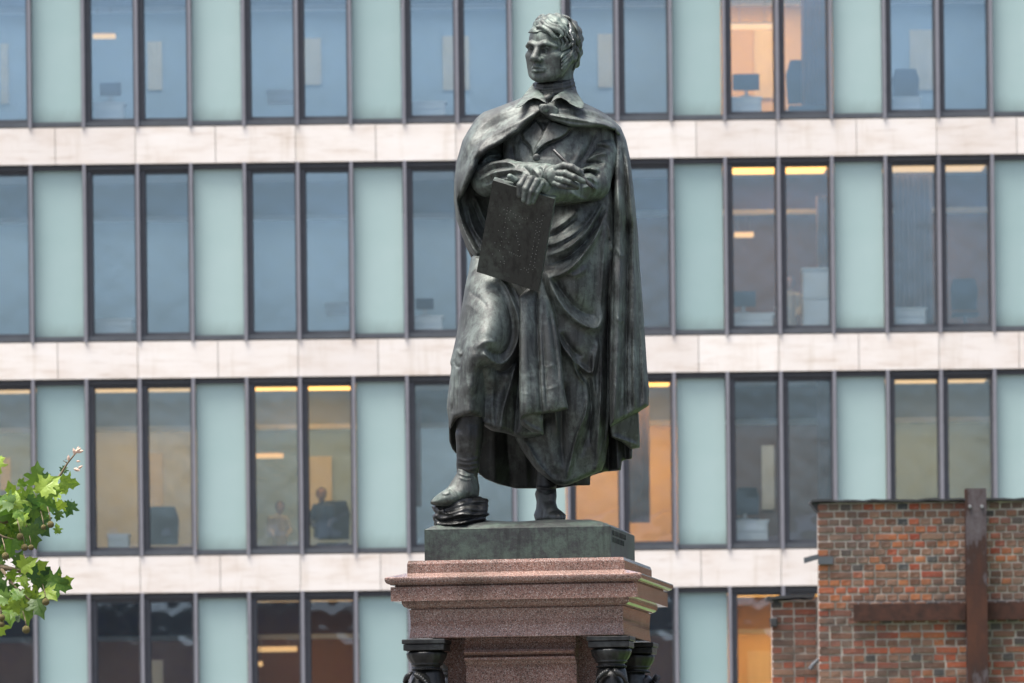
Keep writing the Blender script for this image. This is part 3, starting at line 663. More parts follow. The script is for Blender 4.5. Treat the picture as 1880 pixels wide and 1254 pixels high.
# dried buds at the tip
for (px, py, s, a) in [(142, 828, 9, 40), (146, 829, 8, 10), (137, 830, 8, 110), (126, 842, 7, 90), (143, 847, 5, 0), (140, 862, 8, -20), (147, 858, 6, 30), (143, 826, 7, 80)]:
    c = T(px, py, -.02); dr = Vector((math.cos(R(a)), -.3, math.sin(R(a)))).normalized(); s = s/F*YT
    MB().tube([c-dr*s*.6, c-dr*s*.2, c+dr*s*.4, c+dr*s], [s*.12, s*.42, s*.36, s*.05], 7).obj('dry_bud', M['bud'], tree)
# ================================================================== bronze statue, sculpted as signed distance fields
PU = 332.0                                                   # sculpting units per metre, depth measured from the statue's axis
f32 = np.float32
class Field:
    def __init__(s, x0, x1, y0, y1, d0, d1, h):
        s.h = h
        s.x = np.arange(x0, x1+h, h, dtype=f32); s.y = np.arange(y0, y1+h, h, dtype=f32); s.d = np.arange(d0, d1+h, h, dtype=f32)
        s.X = s.x[:, None, None]; s.Y = s.y[None, :, None]; s.D = s.d[None, None, :]
        s.X2, s.Y2 = np.meshgrid(s.x, s.y, indexing='ij')
        s.f = np.full((len(s.x), len(s.y), len(s.d)), 1e3, f32)
    def capsule(s, p, q, r0, r1):
        p = np.array(p, f32); q = np.array(q, f32); e = q-p; L = float(e @ e)+1e-6
        ax, ay, ad = s.X-p[0], s.Y-p[1], s.D-p[2]
        t = np.clip((ax*e[0]+ay*e[1]+ad*e[2])/L, 0, 1)
        return np.sqrt((ax-t*e[0])**2+(ay-t*e[1])**2+(ad-t*e[2])**2)-(r0+(r1-r0)*t)
    def ell(s, c, r):
        k = np.sqrt(((s.X-c[0])/r[0])**2+((s.Y-c[1])/r[1])**2+((s.D-c[2])/r[2])**2)
        return (k-1)*min(r)
    def add(s, g, k=0): s.f = smin(s.f, g, k) if k else np.minimum(s.f, g); return s
    def cut(s, g, k=0): s.f = -smin(-s.f, g, k) if k else np.maximum(s.f, -g); return s
    def chain(s, pts, rs, k=3, kk=4):
        g = None
        for i in range(len(pts)-1):
            c = s.capsule(pts[i], pts[i+1], rs[i], rs[i+1]); g = c if g is None else smin(g, c, k)
        return s.add(g, kk)
def smin(a, b, k):
    h = np.clip(.5+.5*(b-a)/k, 0, 1); return b+(a-b)*h-k*h*(1-h)
def catmull(p, n=6):
    p = np.array(p, float); 
    if len(p) < 3: return p
    q = np.vstack([2*p[0]-p[1], p, 2*p[-1]-p[-2]]); o = []
    for i in range(1, len(q)-2):
        for t in np.linspace(0, 1, n, endpoint=False):
            a, b, c, d = q[i-1], q[i], q[i+1], q[i+2]
            o.append(.5*((2*b)+(c-a)*t+(2*a-5*b+4*c-d)*t*t+(3*b-a-3*c+d)*t**3))
    o.append(p[-1]); return np.array(o)
def polydist(X, Y, pts, closed=False):
    pts = np.asarray(pts, float); n = len(pts); best = np.full(X.shape, 1e9, f32); par = np.zeros(X.shape, f32)
    m = n if closed else n-1
    for i in range(m):
        a, b = pts[i], pts[(i+1) % n]; e = b-a; L = e @ e+1e-9
        t = np.clip(((X-a[0])*e[0]+(Y-a[1])*e[1])/L, 0, 1)
        d2 = (X-a[0]-t*e[0])**2+(Y-a[1]-t*e[1])**2
        k = d2 < best; best = np.where(k, d2, best); par = np.where(k, (i+t)/m, par)
    return np.sqrt(best), par
def inside(X, Y, pts):
    r = np.zeros(X.shape, bool); n = len(pts)
    for i in range(n):
        (xa, ya), (xb, yb_) = pts[i], pts[(i+1) % n]
        if ya == yb_: continue
        c = ((Y < ya) != (Y < yb_)) & (X < (xb-xa)*(Y-ya)/(yb_-ya)+xa); r ^= c
    return r
def sdpoly(X, Y, pts):
    d, _ = polydist(X, Y, pts, True); return np.where(inside(X, Y, pts), -d, d)
def tps(X, Y, ctrl):
    c = np.array(ctrl, float); P = c[:, :2]/100; n = len(c)
    r = np.linalg.norm(P[:, None]-P[None], axis=2); K = np.where(r > 0, r*r*np.log(r+1e-12), 0)
    A = np.zeros((n+3, n+3)); A[:n, :n] = K+np.eye(n)*.002; A[:n, n] = 1; A[:n, n+1:] = P; A[n:, :n] = A[:n, n:].T
    w = np.linalg.lstsq(A, np.r_[c[:, 2], 0, 0, 0], rcond=1e-9)[0]
    o = w[n]+w[n+1]*X/100+w[n+2]*Y/100
    for i in range(n):
        q = (X/100-P[i, 0])**2+(Y/100-P[i, 1])**2; o = o+w[i]*.5*q*np.log(q+1e-12)
    return o.astype(f32)
def relief(X, Y, strokes):
    """height towards the viewer. ('r',pts,width,height[,taper]) fold, ('s',polygon,height[,soft]) raised sheet, ('e',edge pts,width,height) overlap: high on the left of the line, fading"""
    o = np.zeros(X.shape, f32)
    for s in strokes:
        k = s[0]
        if k == 'r':
            pts = catmull(s[1]); w, a = s[2], s[3]; m = 4*w
            x0, x1, y0, y1 = pts[:, 0].min()-m, pts[:, 0].max()+m, pts[:, 1].min()-m, pts[:, 1].max()+m
            i = np.nonzero((X[:, 0] >= x0) & (X[:, 0] <= x1))[0]; j = np.nonzero((Y[0] >= y0) & (Y[0] <= y1))[0]
            if len(i) == 0 or len(j) == 0: continue
            sl = (slice(i[0], i[-1]+1), slice(j[0], j[-1]+1))
            d, p = polydist(X[sl], Y[sl], pts); tp = s[4] if len(s) > 4 else .25
            tap = np.clip(np.minimum(p, 1-p)/max(tp, 1e-3), 0, 1) if tp else 1
            o[sl] += a*np.exp(-(d/w)**(1.55 if a > 0 else 1.35))*(tap*(2-tap) if tp else 1)
        elif k == 's':
            d = sdpoly(X, Y, s[1]); so_ = s[3] if len(s) > 3 else 1.2
            o += s[2]*np.clip(.5-d/(2*so_), 0, 1)
        elif k == 'f':           # sheet raised at an open edge and fading over distance w on the side of point q
            pts = catmull(s[1]); d, p = polydist(X, Y, pts)
            q = s[4]; e = []
            i = np.clip((p*(len(pts)-1)).astype(int), 0, len(pts)-2); a = pts[i]; b = pts[i+1]
            side = (b[..., 0]-a[..., 0])*(Y-a[..., 1])-(b[..., 1]-a[..., 1])*(X-a[..., 0])
            dq, pq = polydist(np.array([[q[0]]]), np.array([[q[1]]]), pts); iq = int(np.clip(pq[0, 0]*(len(pts)-1), 0, len(pts)-2))
            sq_ = (pts[iq+1][0]-pts[iq][0])*(q[1]-pts[iq][1])-(pts[iq+1][1]-pts[iq][1])*(q[0]-pts[iq][0])
            on = np.clip(.5+np.sign(sq_)*np.sign(side)*d/1.6, 0, 1); end = np.clip(np.minimum(p, 1-p)/.08, 0, 1)
            o += s[3]*on*np.exp(-d/s[2])*end
    return o
def wob(X, Y, amp, sx, sy, seed):
    """slow random swell of the surface"""
    r_ = np.random.default_rng(seed); o = np.zeros(X.shape, f32)
    for i in range(10):
        a = r_.uniform(0, 2*np.pi); k = r_.uniform(.6, 1.8)
        o += np.sin(X/sx*k*np.cos(a)*2+Y/sy*k*np.sin(a)*2+r_.uniform(0, 6.3))
    return amp*o/4
def chaikin(p, it=1):
    p = np.array(p, float)
    for _ in range(it):
        q = np.roll(p, -1, 0); p = np.stack([p*.8+q*.2, p*.2+q*.8], 1).reshape(-1, 2)
    return p
def layer(F_, poly, front, back, strokes=(), R_=12, E=25, edge=3, swell=0, seed=1, k=0, soft=1):
    """closed sheet: outline in the front view, depth of its face from control points, folds drawn as strokes"""
    X, Y = F_.X2, F_.Y2; pl = chaikin(poly, soft) if soft else np.array(poly, float)
    sd_ = sdpoly(X, Y, pl); t = np.clip(-sd_/R_, 0, 1); rd = np.sqrt(1-(1-t)**2)
    fr = tps(X, Y, front)+E*(1-rd)-relief(X, Y, strokes)
    if swell: fr = fr-wob(X, Y, swell, 22, 34, seed)
    bk = (tps(X, Y, back) if isinstance(back, list) else np.full(X.shape, back, f32))-E*.6*(1-rd)
    bk = np.maximum(bk, fr+2*edge)
    g = np.maximum(np.maximum(fr[..., None]-F_.D, F_.D-bk[..., None]), sd_[..., None])
    F_.add(g, k); return fr
def net(F_, name, m, parent, smooth_it=0, y0=None, pu=PU, **kw):
    """naive surface nets"""
    f = F_.f; s = f < 0
    nx, ny, nz = f.shape
    c = np.zeros((nx-1, ny-1, nz-1), np.int8)
    for i in (0, 1):
        for j in (0, 1):
            for k in (0, 1): c += s[i:nx-1+i, j:ny-1+j, k:nz-1+k]
    act = (c > 0) & (c < 8); idx = np.argwhere(act); 
    ids = np.full(act.shape, -1, np.int32); ids[act] = np.arange(len(idx))
    off = np.array([(i, j, k) for i in (0, 1) for j in (0, 1) for k in (0, 1)])
    val = np.stack([f[idx[:, 0]+o[0], idx[:, 1]+o[1], idx[:, 2]+o[2]] for o in off], 1)
    acc = np.zeros((len(idx), 3)); cnt = np.zeros(len(idx))
    for a in range(8):
        for b in range(a+1, 8):
            if np.abs(off[a]-off[b]).sum() != 1: continue
            va, vb = val[:, a], val[:, b]; k = (va < 0) != (vb < 0)
            t = np.where(k, va/(va-vb+1e-12), 0)
            acc += np.where(k[:, None], off[a]+(off[b]-off[a])*t[:, None], 0); cnt += k
    v = idx+acc/cnt[:, None]
    quads = []
    for ax in range(3):
        sl0 = [slice(1, -1)]*3; sl1 = [slice(1, -1)]*3; sl0[ax] = slice(0, -1); sl1[ax] = slice(1, None)
        e = s[tuple(sl0)] != s[tuple(sl1)]; w = np.argwhere(e); 
        if len(w) == 0: continue
        st = s[tuple(sl0)][e]; base_ = w+1; base_[:, ax] -= 1
        u, t = [(1, 2), (2, 0), (0, 1)][ax]
        def cell(du, dt):
            q = base_.copy(); q[:, u] -= du; q[:, t] -= dt; return ids[q[:, 0], q[:, 1], q[:, 2]]
        q = np.stack([cell(1, 1), cell(0, 1), cell(0, 0), cell(1, 0)], 1)
        q[~st] = q[~st][:, ::-1]; quads.append(q)
    q = np.concatenate(quads); q = q[(q >= 0).all(1)]
    px, py, dd = F_.x[0]+v[:, 0]*F_.h, F_.y[0]+v[:, 1]*F_.h, F_.d[0]+v[:, 2]*F_.h
    if smooth_it:
        V = np.stack([px, py, dd], 1)
        for _ in range(smooth_it):
            a = np.zeros_like(V); n_ = np.zeros(len(V))
            for i in range(4):
                np.add.at(a, q[:, i], V[q[:, (i+1) % 4]]); np.add.at(n_, q[:, i], 1)
                np.add.at(a, q[:, (i+1) % 4], V[q[:, i]]); np.add.at(n_, q[:, (i+1) % 4], 1)
            V = V*.5+.5*a/np.maximum(n_, 1)[:, None]
        px, py, dd = V.T
    Yw = (YS if y0 is None else y0)+dd/pu; u = px-PX; w_ = PY-py
    W = np.stack([(u*CR+w_*SR)*Yw/F, Yw, EYE+(-u*SR+w_*CR)*Yw/F], 1)
    me = bpy.data.meshes.new(name); me.vertices.add(len(W)); me.vertices.foreach_set('co', W.astype(f32).ravel())
    q = q[:, ::-1]                                                       # y of the photo points down
    me.loops.add(q.size); me.loops.foreach_set('vertex_index', q.astype(np.int32).ravel())
    me.polygons.add(len(q)); me.polygons.foreach_set('loop_start', np.arange(0, q.size, 4, dtype=np.int32)); me.polygons.foreach_set('loop_total', np.full(len(q), 4, np.int32))
    me.update(calc_edges=True); me.validate(); me.polygons.foreach_set('use_smooth', np.ones(len(q), bool)); me.materials.append(m)
    o = link(name, me, parent)
    if parent is not None: o.matrix_parent_inverse = parent.matrix_world.inverted()
    return setp(o, **kw)
def S(px, py, d): return at(px, py, YS+d/PU)
statue = empty('bronze_statue', S(960, 965, 0), label='weathered bronze statue of a cloaked man with drawing board, one foot on a rock', cat='statue')
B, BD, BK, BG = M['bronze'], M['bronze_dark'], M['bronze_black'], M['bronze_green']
H = 1.7
# ---- plinth cast with the figure (world coordinates)
b = MB(); n = 24; zc_ = hz(969.5); zb_ = hz(1027.6); v = []; f = []
for i in range(n+1):
    for j in range(n+1):
        x, y = (i/n*2-1)*A_PL, (j/n*2-1)*A_PL
        e = min(1, (1-max(abs(x), abs(y))/A_PL)*3.2); r_ = math.hypot(x, y)
        v.append(PMAT @ Vector((x, y, zc_+.052*e**.6+.004*math.sin(17*x+3*y)*e+.004*math.sin(23*y-5*x)*e)))
f = [(i*(n+1)+j, (i+1)*(n+1)+j, (i+1)*(n+1)+j+1, i*(n+1)+j+1) for i in range(n) for j in range(n)]
b.add(v, f); rim = [i*(n+1) for i in range(n)]+[n*(n+1)+j for j in range(n)]+[i*(n+1)+n for i in range(n, 0, -1)]+[j for j in range(n, 0, -1)]
lo = len(b.v); 
for r_ in rim: q = b.v[r_]; b.v.append((q[0], q[1], zb_))
b.f += [(rim[i], rim[(i+1) % len(rim)], lo+(i+1) % len(rim), lo+i) for i in range(len(rim))]; b.m = [0]*len(b.f)
b.obj('plinth', M['bronze_plinth'], statue)
# founder's mark on the right side of the plinth: two short lines of small strokes
b = MB(); random.seed(3)
for ln, (z0, z1) in enumerate(((.74, .9), (.52, .68))):
    x = -A_PL+.07
    while x < .12 - .1*ln:
        zz0, zz1 = zb_+(zc_-zb_)*z0, zb_+(zc_-zb_)*z1
        q0 = PMAT @ Vector((A_PL, x, 0)); w_ = random.choice((.008, .012, .02))
        p = [Vector((A_PL+.001, x, zz0)), Vector((A_PL+.001, x+w_*.5, zz0)), Vector((A_PL+.001, x+w_*.5, zz1)), Vector((A_PL+.001, x, zz1))]
        b.prism([PMAT @ k for k in p], (PMAT.to_3x3() @ Vector((.004, 0, 0)))); x += w_+random.uniform(.012, .02)
b.obj('founder_mark', M['bronze_plinth'], statue, kind='stuff')

# ---- lining at the back and between the legs
G = Field(815, 1182, 540, 902, -30, 110, 2.5)
layer(G, [(885,545),(1165,545),(1170,700),(1172,758),(1174,808),(1161,824),(1161,842),(1142,846),(1140,864),(1111,866),(1084,874),(1084,891),(1054,892),(1022,897),(984,897),(948,897),(914,889),(890,879),(877,868),(870,780)],
  [(880,600,40),(960,600,60),(1100,600,30),(875,860,35),(920,880,58),(960,890,66),(1020,890,50),(1080,880,30),(1120,850,8),(1160,820,0),(1170,780,0),(1150,700,0)], 100,
  [('r',[(905,780),(908,880)],9,8,0),('r',[(930,780),(938,890)],6,-7,0),('r',[(960,790),(968,895)],9,7,0),('r',[(1060,800),(1056,890)],7,9,0),('r',[(1078,760),(1082,885)],5,-10,0),('r',[(1098,700),(1100,866)],9,12,0),('r',[(1117,740),(1118,866)],5,-14,0),('r',[(1132,790),(1134,862)],6,10,0),('r',[(1146,790),(1148,845)],4,-9,0),('r',[(1158,790),(1158,842)],5,6,0)], R_=4, E=6, edge=3, swell=3, soft=0)
layer(G, [(823,740),(824,790),(824.7,810),(830,824),(838,834),(842,815),(846,770),(846,740)], [(825,790,10),(840,790,30),(835,830,20),(830,750,0)], 60, (), R_=4, E=6, soft=0)
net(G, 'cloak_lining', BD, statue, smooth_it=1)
G = Field(835, 1180, 215, 720, 0, 90, 4)
layer(G, [(872,228),(940,200),(1080,205),(1138,240),(1156,330),(1168,560),(1165,710),(885,600),(868,480),(850,440),(840,380),(846,300)], [(850,330,25),(1000,300,35),(1150,330,20),(1000,600,45),(1160,650,15),(870,560,20)], 80, (), R_=14, E=20)
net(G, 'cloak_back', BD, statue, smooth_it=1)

# ---- trouser legs and shoes
G = Field(780, 900, 740, 935, -150, -40, 1.6)
G.chain([(865,740,-100),(862,800,-98),(859,852,-96),(858,872,-94)], [26,25,20.5,19], 3, 0)
G.f = G.f-relief(G.X2, G.Y2, [('r',[(838,842),(858,846),(880,841)],2.5,1.5),('r',[(838,850),(858,853),(880,850)],2.5,1.5),('r',[(838,860),(858,863),(880,858)],3,2),('r',[(842,790),(846,830)],4,2),('r',[(862,780),(860,830)],5,2.5),('r',[(876,780),(874,835)],5,2)])[..., None]
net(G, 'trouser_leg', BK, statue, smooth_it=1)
G = Field(782, 890, 850, 938, -165, -50, 1.4)
layer(G, [(840,856),(838.7,868),(831.7,880),(821,896),(809,903.5),(799,911),(790,920),(790,926),(798,928.5),(815,930.5),(832,927),(845,922),(857,916),(870,915),(879,913),(881,896),(877,876),(876,858)],
  [(858,870,-116),(835,895,-128),(800,918,-132),(815,912,-140),(850,900,-132),(872,905,-112)], [(858,870,-76),(835,895,-92),(800,918,-106),(850,900,-82),(872,905,-78)],
  [('r',[(790,924),(810,927),(832,924),(850,916)],1.6,-5,0),('s',[(810,903),(824,899),(826,906),(819,909),(811,908)],3),('r',[(840,868),(858,874),(876,868)],2,3),('r',[(842,876),(858,881),(872,876)],2,2.5),('r',[(845,861),(860,864),(876,860)],2,3),('r',[(826,895),(840,912),(842,922)],2,-2.5),('r',[(862,880),(866,910)],5,3)], R_=15, E=17, edge=2)
net(G, 'shoe', BG, statue, smooth_it=1)
G = Field(972, 1050, 850, 968, -95, 40, 1.5)
G.chain([(1003,845,8),(1003,885,6),(1003,908,2)], [21,18.5,18], 3, 0)
G.f = G.f-relief(G.X2, G.Y2, [('r',[(984,893),(1003,897),(1021,892)],2.5,3),('r',[(984,902),(1003,906),(1021,902)],2.5,3)])[..., None]
net(G, 'trouser_leg', BK, statue, smooth_it=1)
G = Field(972, 1050, 885, 968, -100, 40, 1.4)
layer(G, [(984,900),(982,907),(985,921),(984,934),(980,945),(983,957),(993,958),(1000,957.5),(1011,956),(1011,954),(1036,958.5),(1038.5,951),(1039,945),(1032,939),(1024,933),(1020,922),(1022,911),(1021,899)],
  [(1003,905,-22),(1000,930,-34),(985,945,-22),(1010,945,-58),(1028,950,-72),(1020,935,-48)], [(1003,905,24),(1000,945,20),(1028,950,-20),(985,950,15)],
  [('r',[(1010,951.5),(1037,954)],1.5,-6,0),('r',[(985,922),(996,932),(997,952)],1.8,-4),('r',[(1002,931),(1008,929),(1014,931)],1.4,3),('r',[(1003,936),(1008,934.5),(1012,936)],1.4,3),('r',[(993,905),(1004,909),(1016,905)],2,3),('r',[(988,916),(1003,922),(1018,915)],2.2,-2.5),('r',[(1002,950),(1014,942),(1026,941)],1.6,3)], R_=12, E=20, edge=2, soft=0)
G.chain([(992,949,8),(1008,949,-40),(1026,951,-76)], [9,10,8], 3, 4); G.chain([(1003,905,0),(1004,925,-12),(1010,940,-42)], [17,15,10], 4, 4)
G.f = np.maximum(G.f, G.Y-958.5)
net(G, 'shoe', BD, statue, smooth_it=1)
# ---- rock under the raised foot
G = Field(785, 908, 906, 974, -160, -20, 1.6)
layer(G, [(794,931.5),(797,942),(793.5,951),(799,965),(815,968),(834,968),(870,962),(889,958),(892,955),(890,949),(897,944),(896,930),(898,923),(894,915),(878,911),(845,910),(815,914),(802,922)],
  [(800,945,-122),(830,945,-140),(860,940,-136),(890,935,-112),(800,920,-112),(840,915,-124),(890,918,-104),(805,965,-126),(840,967,-142),(885,958,-118)], -45,
  [('r',[(796,951),(815,957),(845,953),(870,948)],2.4,-8),('r',[(800,937),(825,943),(850,936),(880,934)],3,5),('r',[(830,949),(850,944),(880,945),(892,940)],2,6),('r',[(805,962),(835,962),(870,955)],2,6),('r',[(803,930),(808,944)],2,4),('r',[(812,930),(815,945)],2,4),('r',[(822,930),(824,944)],2,3),('r',[(845,928),(870,926),(894,924)],2,-4),('r',[(860,950),(880,949)],2,-5)], R_=6, E=9, edge=3, swell=3, seed=5, soft=0)
G.f = G.f-(1.1*np.sin(G.Y*.4+np.sin(G.X*.09+1)*2.2)+.8*np.sin(G.Y*.75+G.X*.13+2*np.sin(G.X*.06))+.7*np.sin(G.X*.33+G.Y*.2+np.sin(G.Y*.3)))
net(G, 'rock', BK, statue, smooth_it=1)

# ---- coat skirt over the standing leg, with the cloak drawn across the hips
G = Field(935, 1135, 335, 900, -135, 50, H)
fr = layer(G, [(985,352),(1040,362),(1075,368),(1100,352),(1116,318),(1128,360),(1128,480),(1126,560),(1124,700),(1120,790),(1110,862),(1084,873),(1060,884),(1040,892),(1022,891),(1000,876),(980,858),(960,830),(943,800),(940,700),(948,560),(975,480)],
  [(1000,400,-82),(1050,400,-88),(1105,380,-62),(1050,460,-104),(1100,470,-78),(1010,480,-96),(1050,540,-108),(1105,560,-66),(1010,580,-88),(1060,640,-92),(1105,680,-52),(1020,680,-78),(1060,760,-76),(1100,800,-42),(990,790,-50),(1005,850,-46),(1040,880,-44),(1090,860,-32),(950,760,-35)], 46,
  [ # folds drawn tight from the elbow to the board
   ('r',[(1107,372),(1092,400),(1070,432),(1040,456),(1005,470)],5.5,15),
   ('r',[(1112,385),(1098,425),(1080,455),(1056,485),(1030,503),(1004,510)],5.5,17),
   ('r',[(1100,375),(1078,408),(1050,432),(1020,446),(1000,450)],4,9),
   ('r',[(1109,378),(1094,415),(1074,445),(1045,470),(1008,488)],4.5,-13),
   ('r',[(1102,372),(1084,402),(1058,430),(1030,446)],3,-7),
   ('r',[(1065,385),(1040,405),(1010,425)],4,6),('r',[(1060,395),(1035,418),(1005,438)],3,-6),
   ('r',[(1118,360),(1112,420),(1108,470),(1104,540),(1100,600)],6,10),
   ('r',[(1116,405),(1120,430),(1124,458),(1119,440)],2.4,9),
   ('r',[(1120,470),(1117,560),(1113,640),(1106,700)],4,-9),
   # the deep hanging loop
   ('r',[(1003,498),(1016,532),(1036,566),(1062,590),(1088,602),(1102,594),(1112,560)],6.5,17),
   ('r',[(1010,500),(1026,528),(1048,556),(1072,574),(1096,580)],9,-12),
   ('r',[(1036,500),(1056,505),(1080,490)],6,6),
   ('r',[(1020,600),(1036,640),(1060,668),(1086,684),(1094,655),(1098,620)],4.5,13),
   ('r',[(1030,610),(1048,640),(1070,656)],6,-9),
   ('r',[(1090,640),(1088,680),(1092,730)],4,9),('r',[(1082,690),(1084,760),(1082,820)],4,-9),
   ('r',[(1040,630),(1058,680),(1078,714),(1076,756),(1060,797),(1047,850),(1040,880)],3.6,11,.1),
   ('r',[(1048,640),(1068,690),(1086,740),(1080,790),(1066,840)],6,-11),
   ('r',[(1106,620),(1104,700),(1100,780),(1094,850)],5.5,15),
   ('r',[(1116,520),(1116,640),(1114,740),(1108,840)],3.5,-14),
   ('r',[(1112,800),(1100,840),(1092,866)],5,8),
   # the leg pushing through the coat skirt
   ('r',[(960,800),(988,850),(1022,888)],4,7),('r',[(1000,770),(1010,820),(1022,870)],12,10),('r',[(1038,700),(1030,780),(1034,860)],7,-11),('r',[(1010,680),(1018,740),(1024,800)],5,8)],
  R_=9, E=22, edge=3, swell=2.5, seed=3)
net(G, 'coat_skirt', B, statue, smooth_it=1)

# ---- cloak falling from the shoulder at the right
G = Field(1108, 1200, 225, 832, -110, 80, H)
layer(G, [(1119,776),(1172,752),(1174,790),(1175,822),(1158,825),(1142,812),(1122,803)], [(1122,790,-48),(1150,800,-34),(1172,800,-22),(1160,822,-20),(1150,770,-40)], 20, [('r',[(1124,800),(1145,808),(1172,818)],4,7)], R_=4, E=8, edge=3, soft=0)
layer(G, [(1126,236),(1140,234),(1150,258),(1157,292),(1164.5,359),(1171.7,431),(1174,480),(1179,541),(1184,613),(1188,676),(1192,714),(1191,745),(1172,757),(1145,770),(1119.5,784),(1118,700),(1120,600),(1123,480),(1126,400),(1127,320),(1128,270)],
  [(1135,250,-28),(1145,300,-45),(1150,400,-52),(1132,400,-62),(1165,420,-26),(1132,520,-76),(1166,540,-34),(1130,650,-82),(1178,650,-32),(1126,770,-86),(1150,760,-66),(1187,742,-36)], 70,
  [('r',[(1134,330),(1139,430),(1137,560),(1132,690),(1127,780)],6.5,13,.12),
   ('r',[(1144,270),(1150,360),(1152,470),(1150,600),(1149,700),(1152,768)],4,-15,.12),
   ('r',[(1152,300),(1162,420),(1164,560),(1164,680),(1166,758)],5,10,.15),
   ('r',[(1166,450),(1172,560),(1175,660),(1177,750)],3.2,-9,.1),
   ('r',[(1126,500),(1124,620),(1121,740)],3,-7),
   ('r',[(1140,560),(1143,660),(1138,770)],3,-6),('r',[(1158,600),(1158,700),(1158,760)],3,-5),
   ('r',[(1132,455),(1140,470),(1148,468)],3,3),('r',[(1130,580),(1138,590),(1146,586)],3,3)],
  R_=9, E=26, edge=3, swell=2, seed=8, soft=0)
net(G, 'cloak_side', B, statue, smooth_it=1)

# ---- leg drapery
G = Field(812, 1006, 462, 840, -215, 40, H)
U = [(885,646),(900,660),(918,668),(936,656),(948,633),(953,608),(951,581),(941,551),(926,521),(906,505)]
layer(G, [(866,466),(860,500),(855,521),(850,551),(845,576),(838,616),(830,651),(826,666),(829,674),(825,701),(819.5,747),(823,768),(826,790),(833,778),(840.5,768.4),(859,763),(880,766),(888,781.6),(904,792),(927,795),(948,802.6),(972,805),(998,799),(996,770),(990,700),(985,600),(975,545),(950,515),(920,490),(895,470)],
  [(870,480,-66),(900,500,-96),(940,530,-104),(975,560,-90),(862,540,-96),(895,560,-148),(930,575,-138),(848,600,-104),(882,610,-172),(915,625,-160),(950,620,-116),(845,650,-126),(866,655,-172),(905,675,-138),(945,680,-100),(985,650,-85),(838,700,-126),(862,710,-160),(900,725,-108),(935,740,-98),(980,740,-84),(832,755,-122),(860,762,-152),(895,780,-112),(930,790,-104),(965,800,-92),(996,795,-82)], 30,
  [('r',U,5.2,15,.1),
   ('r',[(893,640),(908,650),(922,648),(934,634),(940,606),(936,575),(922,545)],6,-9),
   ('r',[(900,672),(918,682),(938,674),(952,650)],5,-12),
   ('r',[(862,640),(861,700),(861,762)],15,6,0),
   ('r',[(886,672),(890,720),(890,776)],7,-14,.1),
   ('r',[(948,664),(936,710),(924,750),(918,794)],8,17,.1),
   ('r',[(956,650),(950,720),(944,800)],5,-14,.1),
   ('r',[(906,690),(904,740),(906,790)],6,5,.1),
   ('r',[(855,528),(868,540),(884,552),(896,566)],4,-2.5),('r',[(852,556),(864,562),(878,575)],4,2),
   ('r',[(838,640),(842,648),(848,652)],4,9),('r',[(832,660),(838,672),(846,674)],3,-8),('r',[(828,690),(832,730),(830,760)],4,-7),('r',[(842,680),(840,720),(841,764)],3,-4),
   ('r',[(912,498),(934,515),(950,540),(962,580),(964,620)],5,11),('r',[(925,497),(948,518),(964,548),(972,600)],4,-9),
   ('r',[(870,640),(890,628),(915,628)],5,4)],
  R_=11, E=34, edge=3, swell=2.2, seed=12)
net(G, 'thigh_drapery', B, statue, smooth_it=1)

# ---- cloak end hanging in front of the legs
G = Field(945, 1056, 500, 808, -180, -50, 1.7)
layer(G, [(952,545),(970,528),(996,505),(1008,540),(1018.5,576),(1028.5,626),(1032,670),(1036,714),(1044,751),(1020,757),(997,759.5),(998,799),(978,794),(959,782),(953.5,771),(953,714),(953,620)],
  [(965,545,-118),(1000,530,-104),(962,640,-142),(1015,620,-122),(1000,690,-138),(962,760,-152),(995,755,-144),(1035,740,-132),(960,785,-138),(995,795,-128)], [(965,545,-80),(1030,740,-95),(960,780,-105)],
  [('r',[(986,530),(986,600),(990,690),(995,770)],3.4,-9,.08),('r',[(968,545),(966,640),(968,762)],9,5,.08),
   ('r',[(1000,545),(1010,630),(1018,752)],9,4,.08),('r',[(1006,560),(1014,600),(1022,660),(1026,700)],2.5,-5),
   ('r',[(996,600),(1001,690),(1005,752)],2.5,-5),('s',[(996,758),(975,760),(962,763.5),(954,771),(959,782),(978,794),(999,801)],-13,1.5),
   ('r',[(957,772),(975,784),(998,796)],4,6),('r',[(962,690),(975,692),(984,689)],3,1),('r',[(993,672),(1006,674),(1020,668)],2.5,1.4),('r',[(995,712),(1010,714),(1028,706)],2.5,1.4),('r',[(958,722),(972,724)],2.5,1)],
  R_=6, E=14, edge=3, swell=1.6, seed=4, soft=0)
net(G, 'cloak_end', B, statue, smooth_it=1)

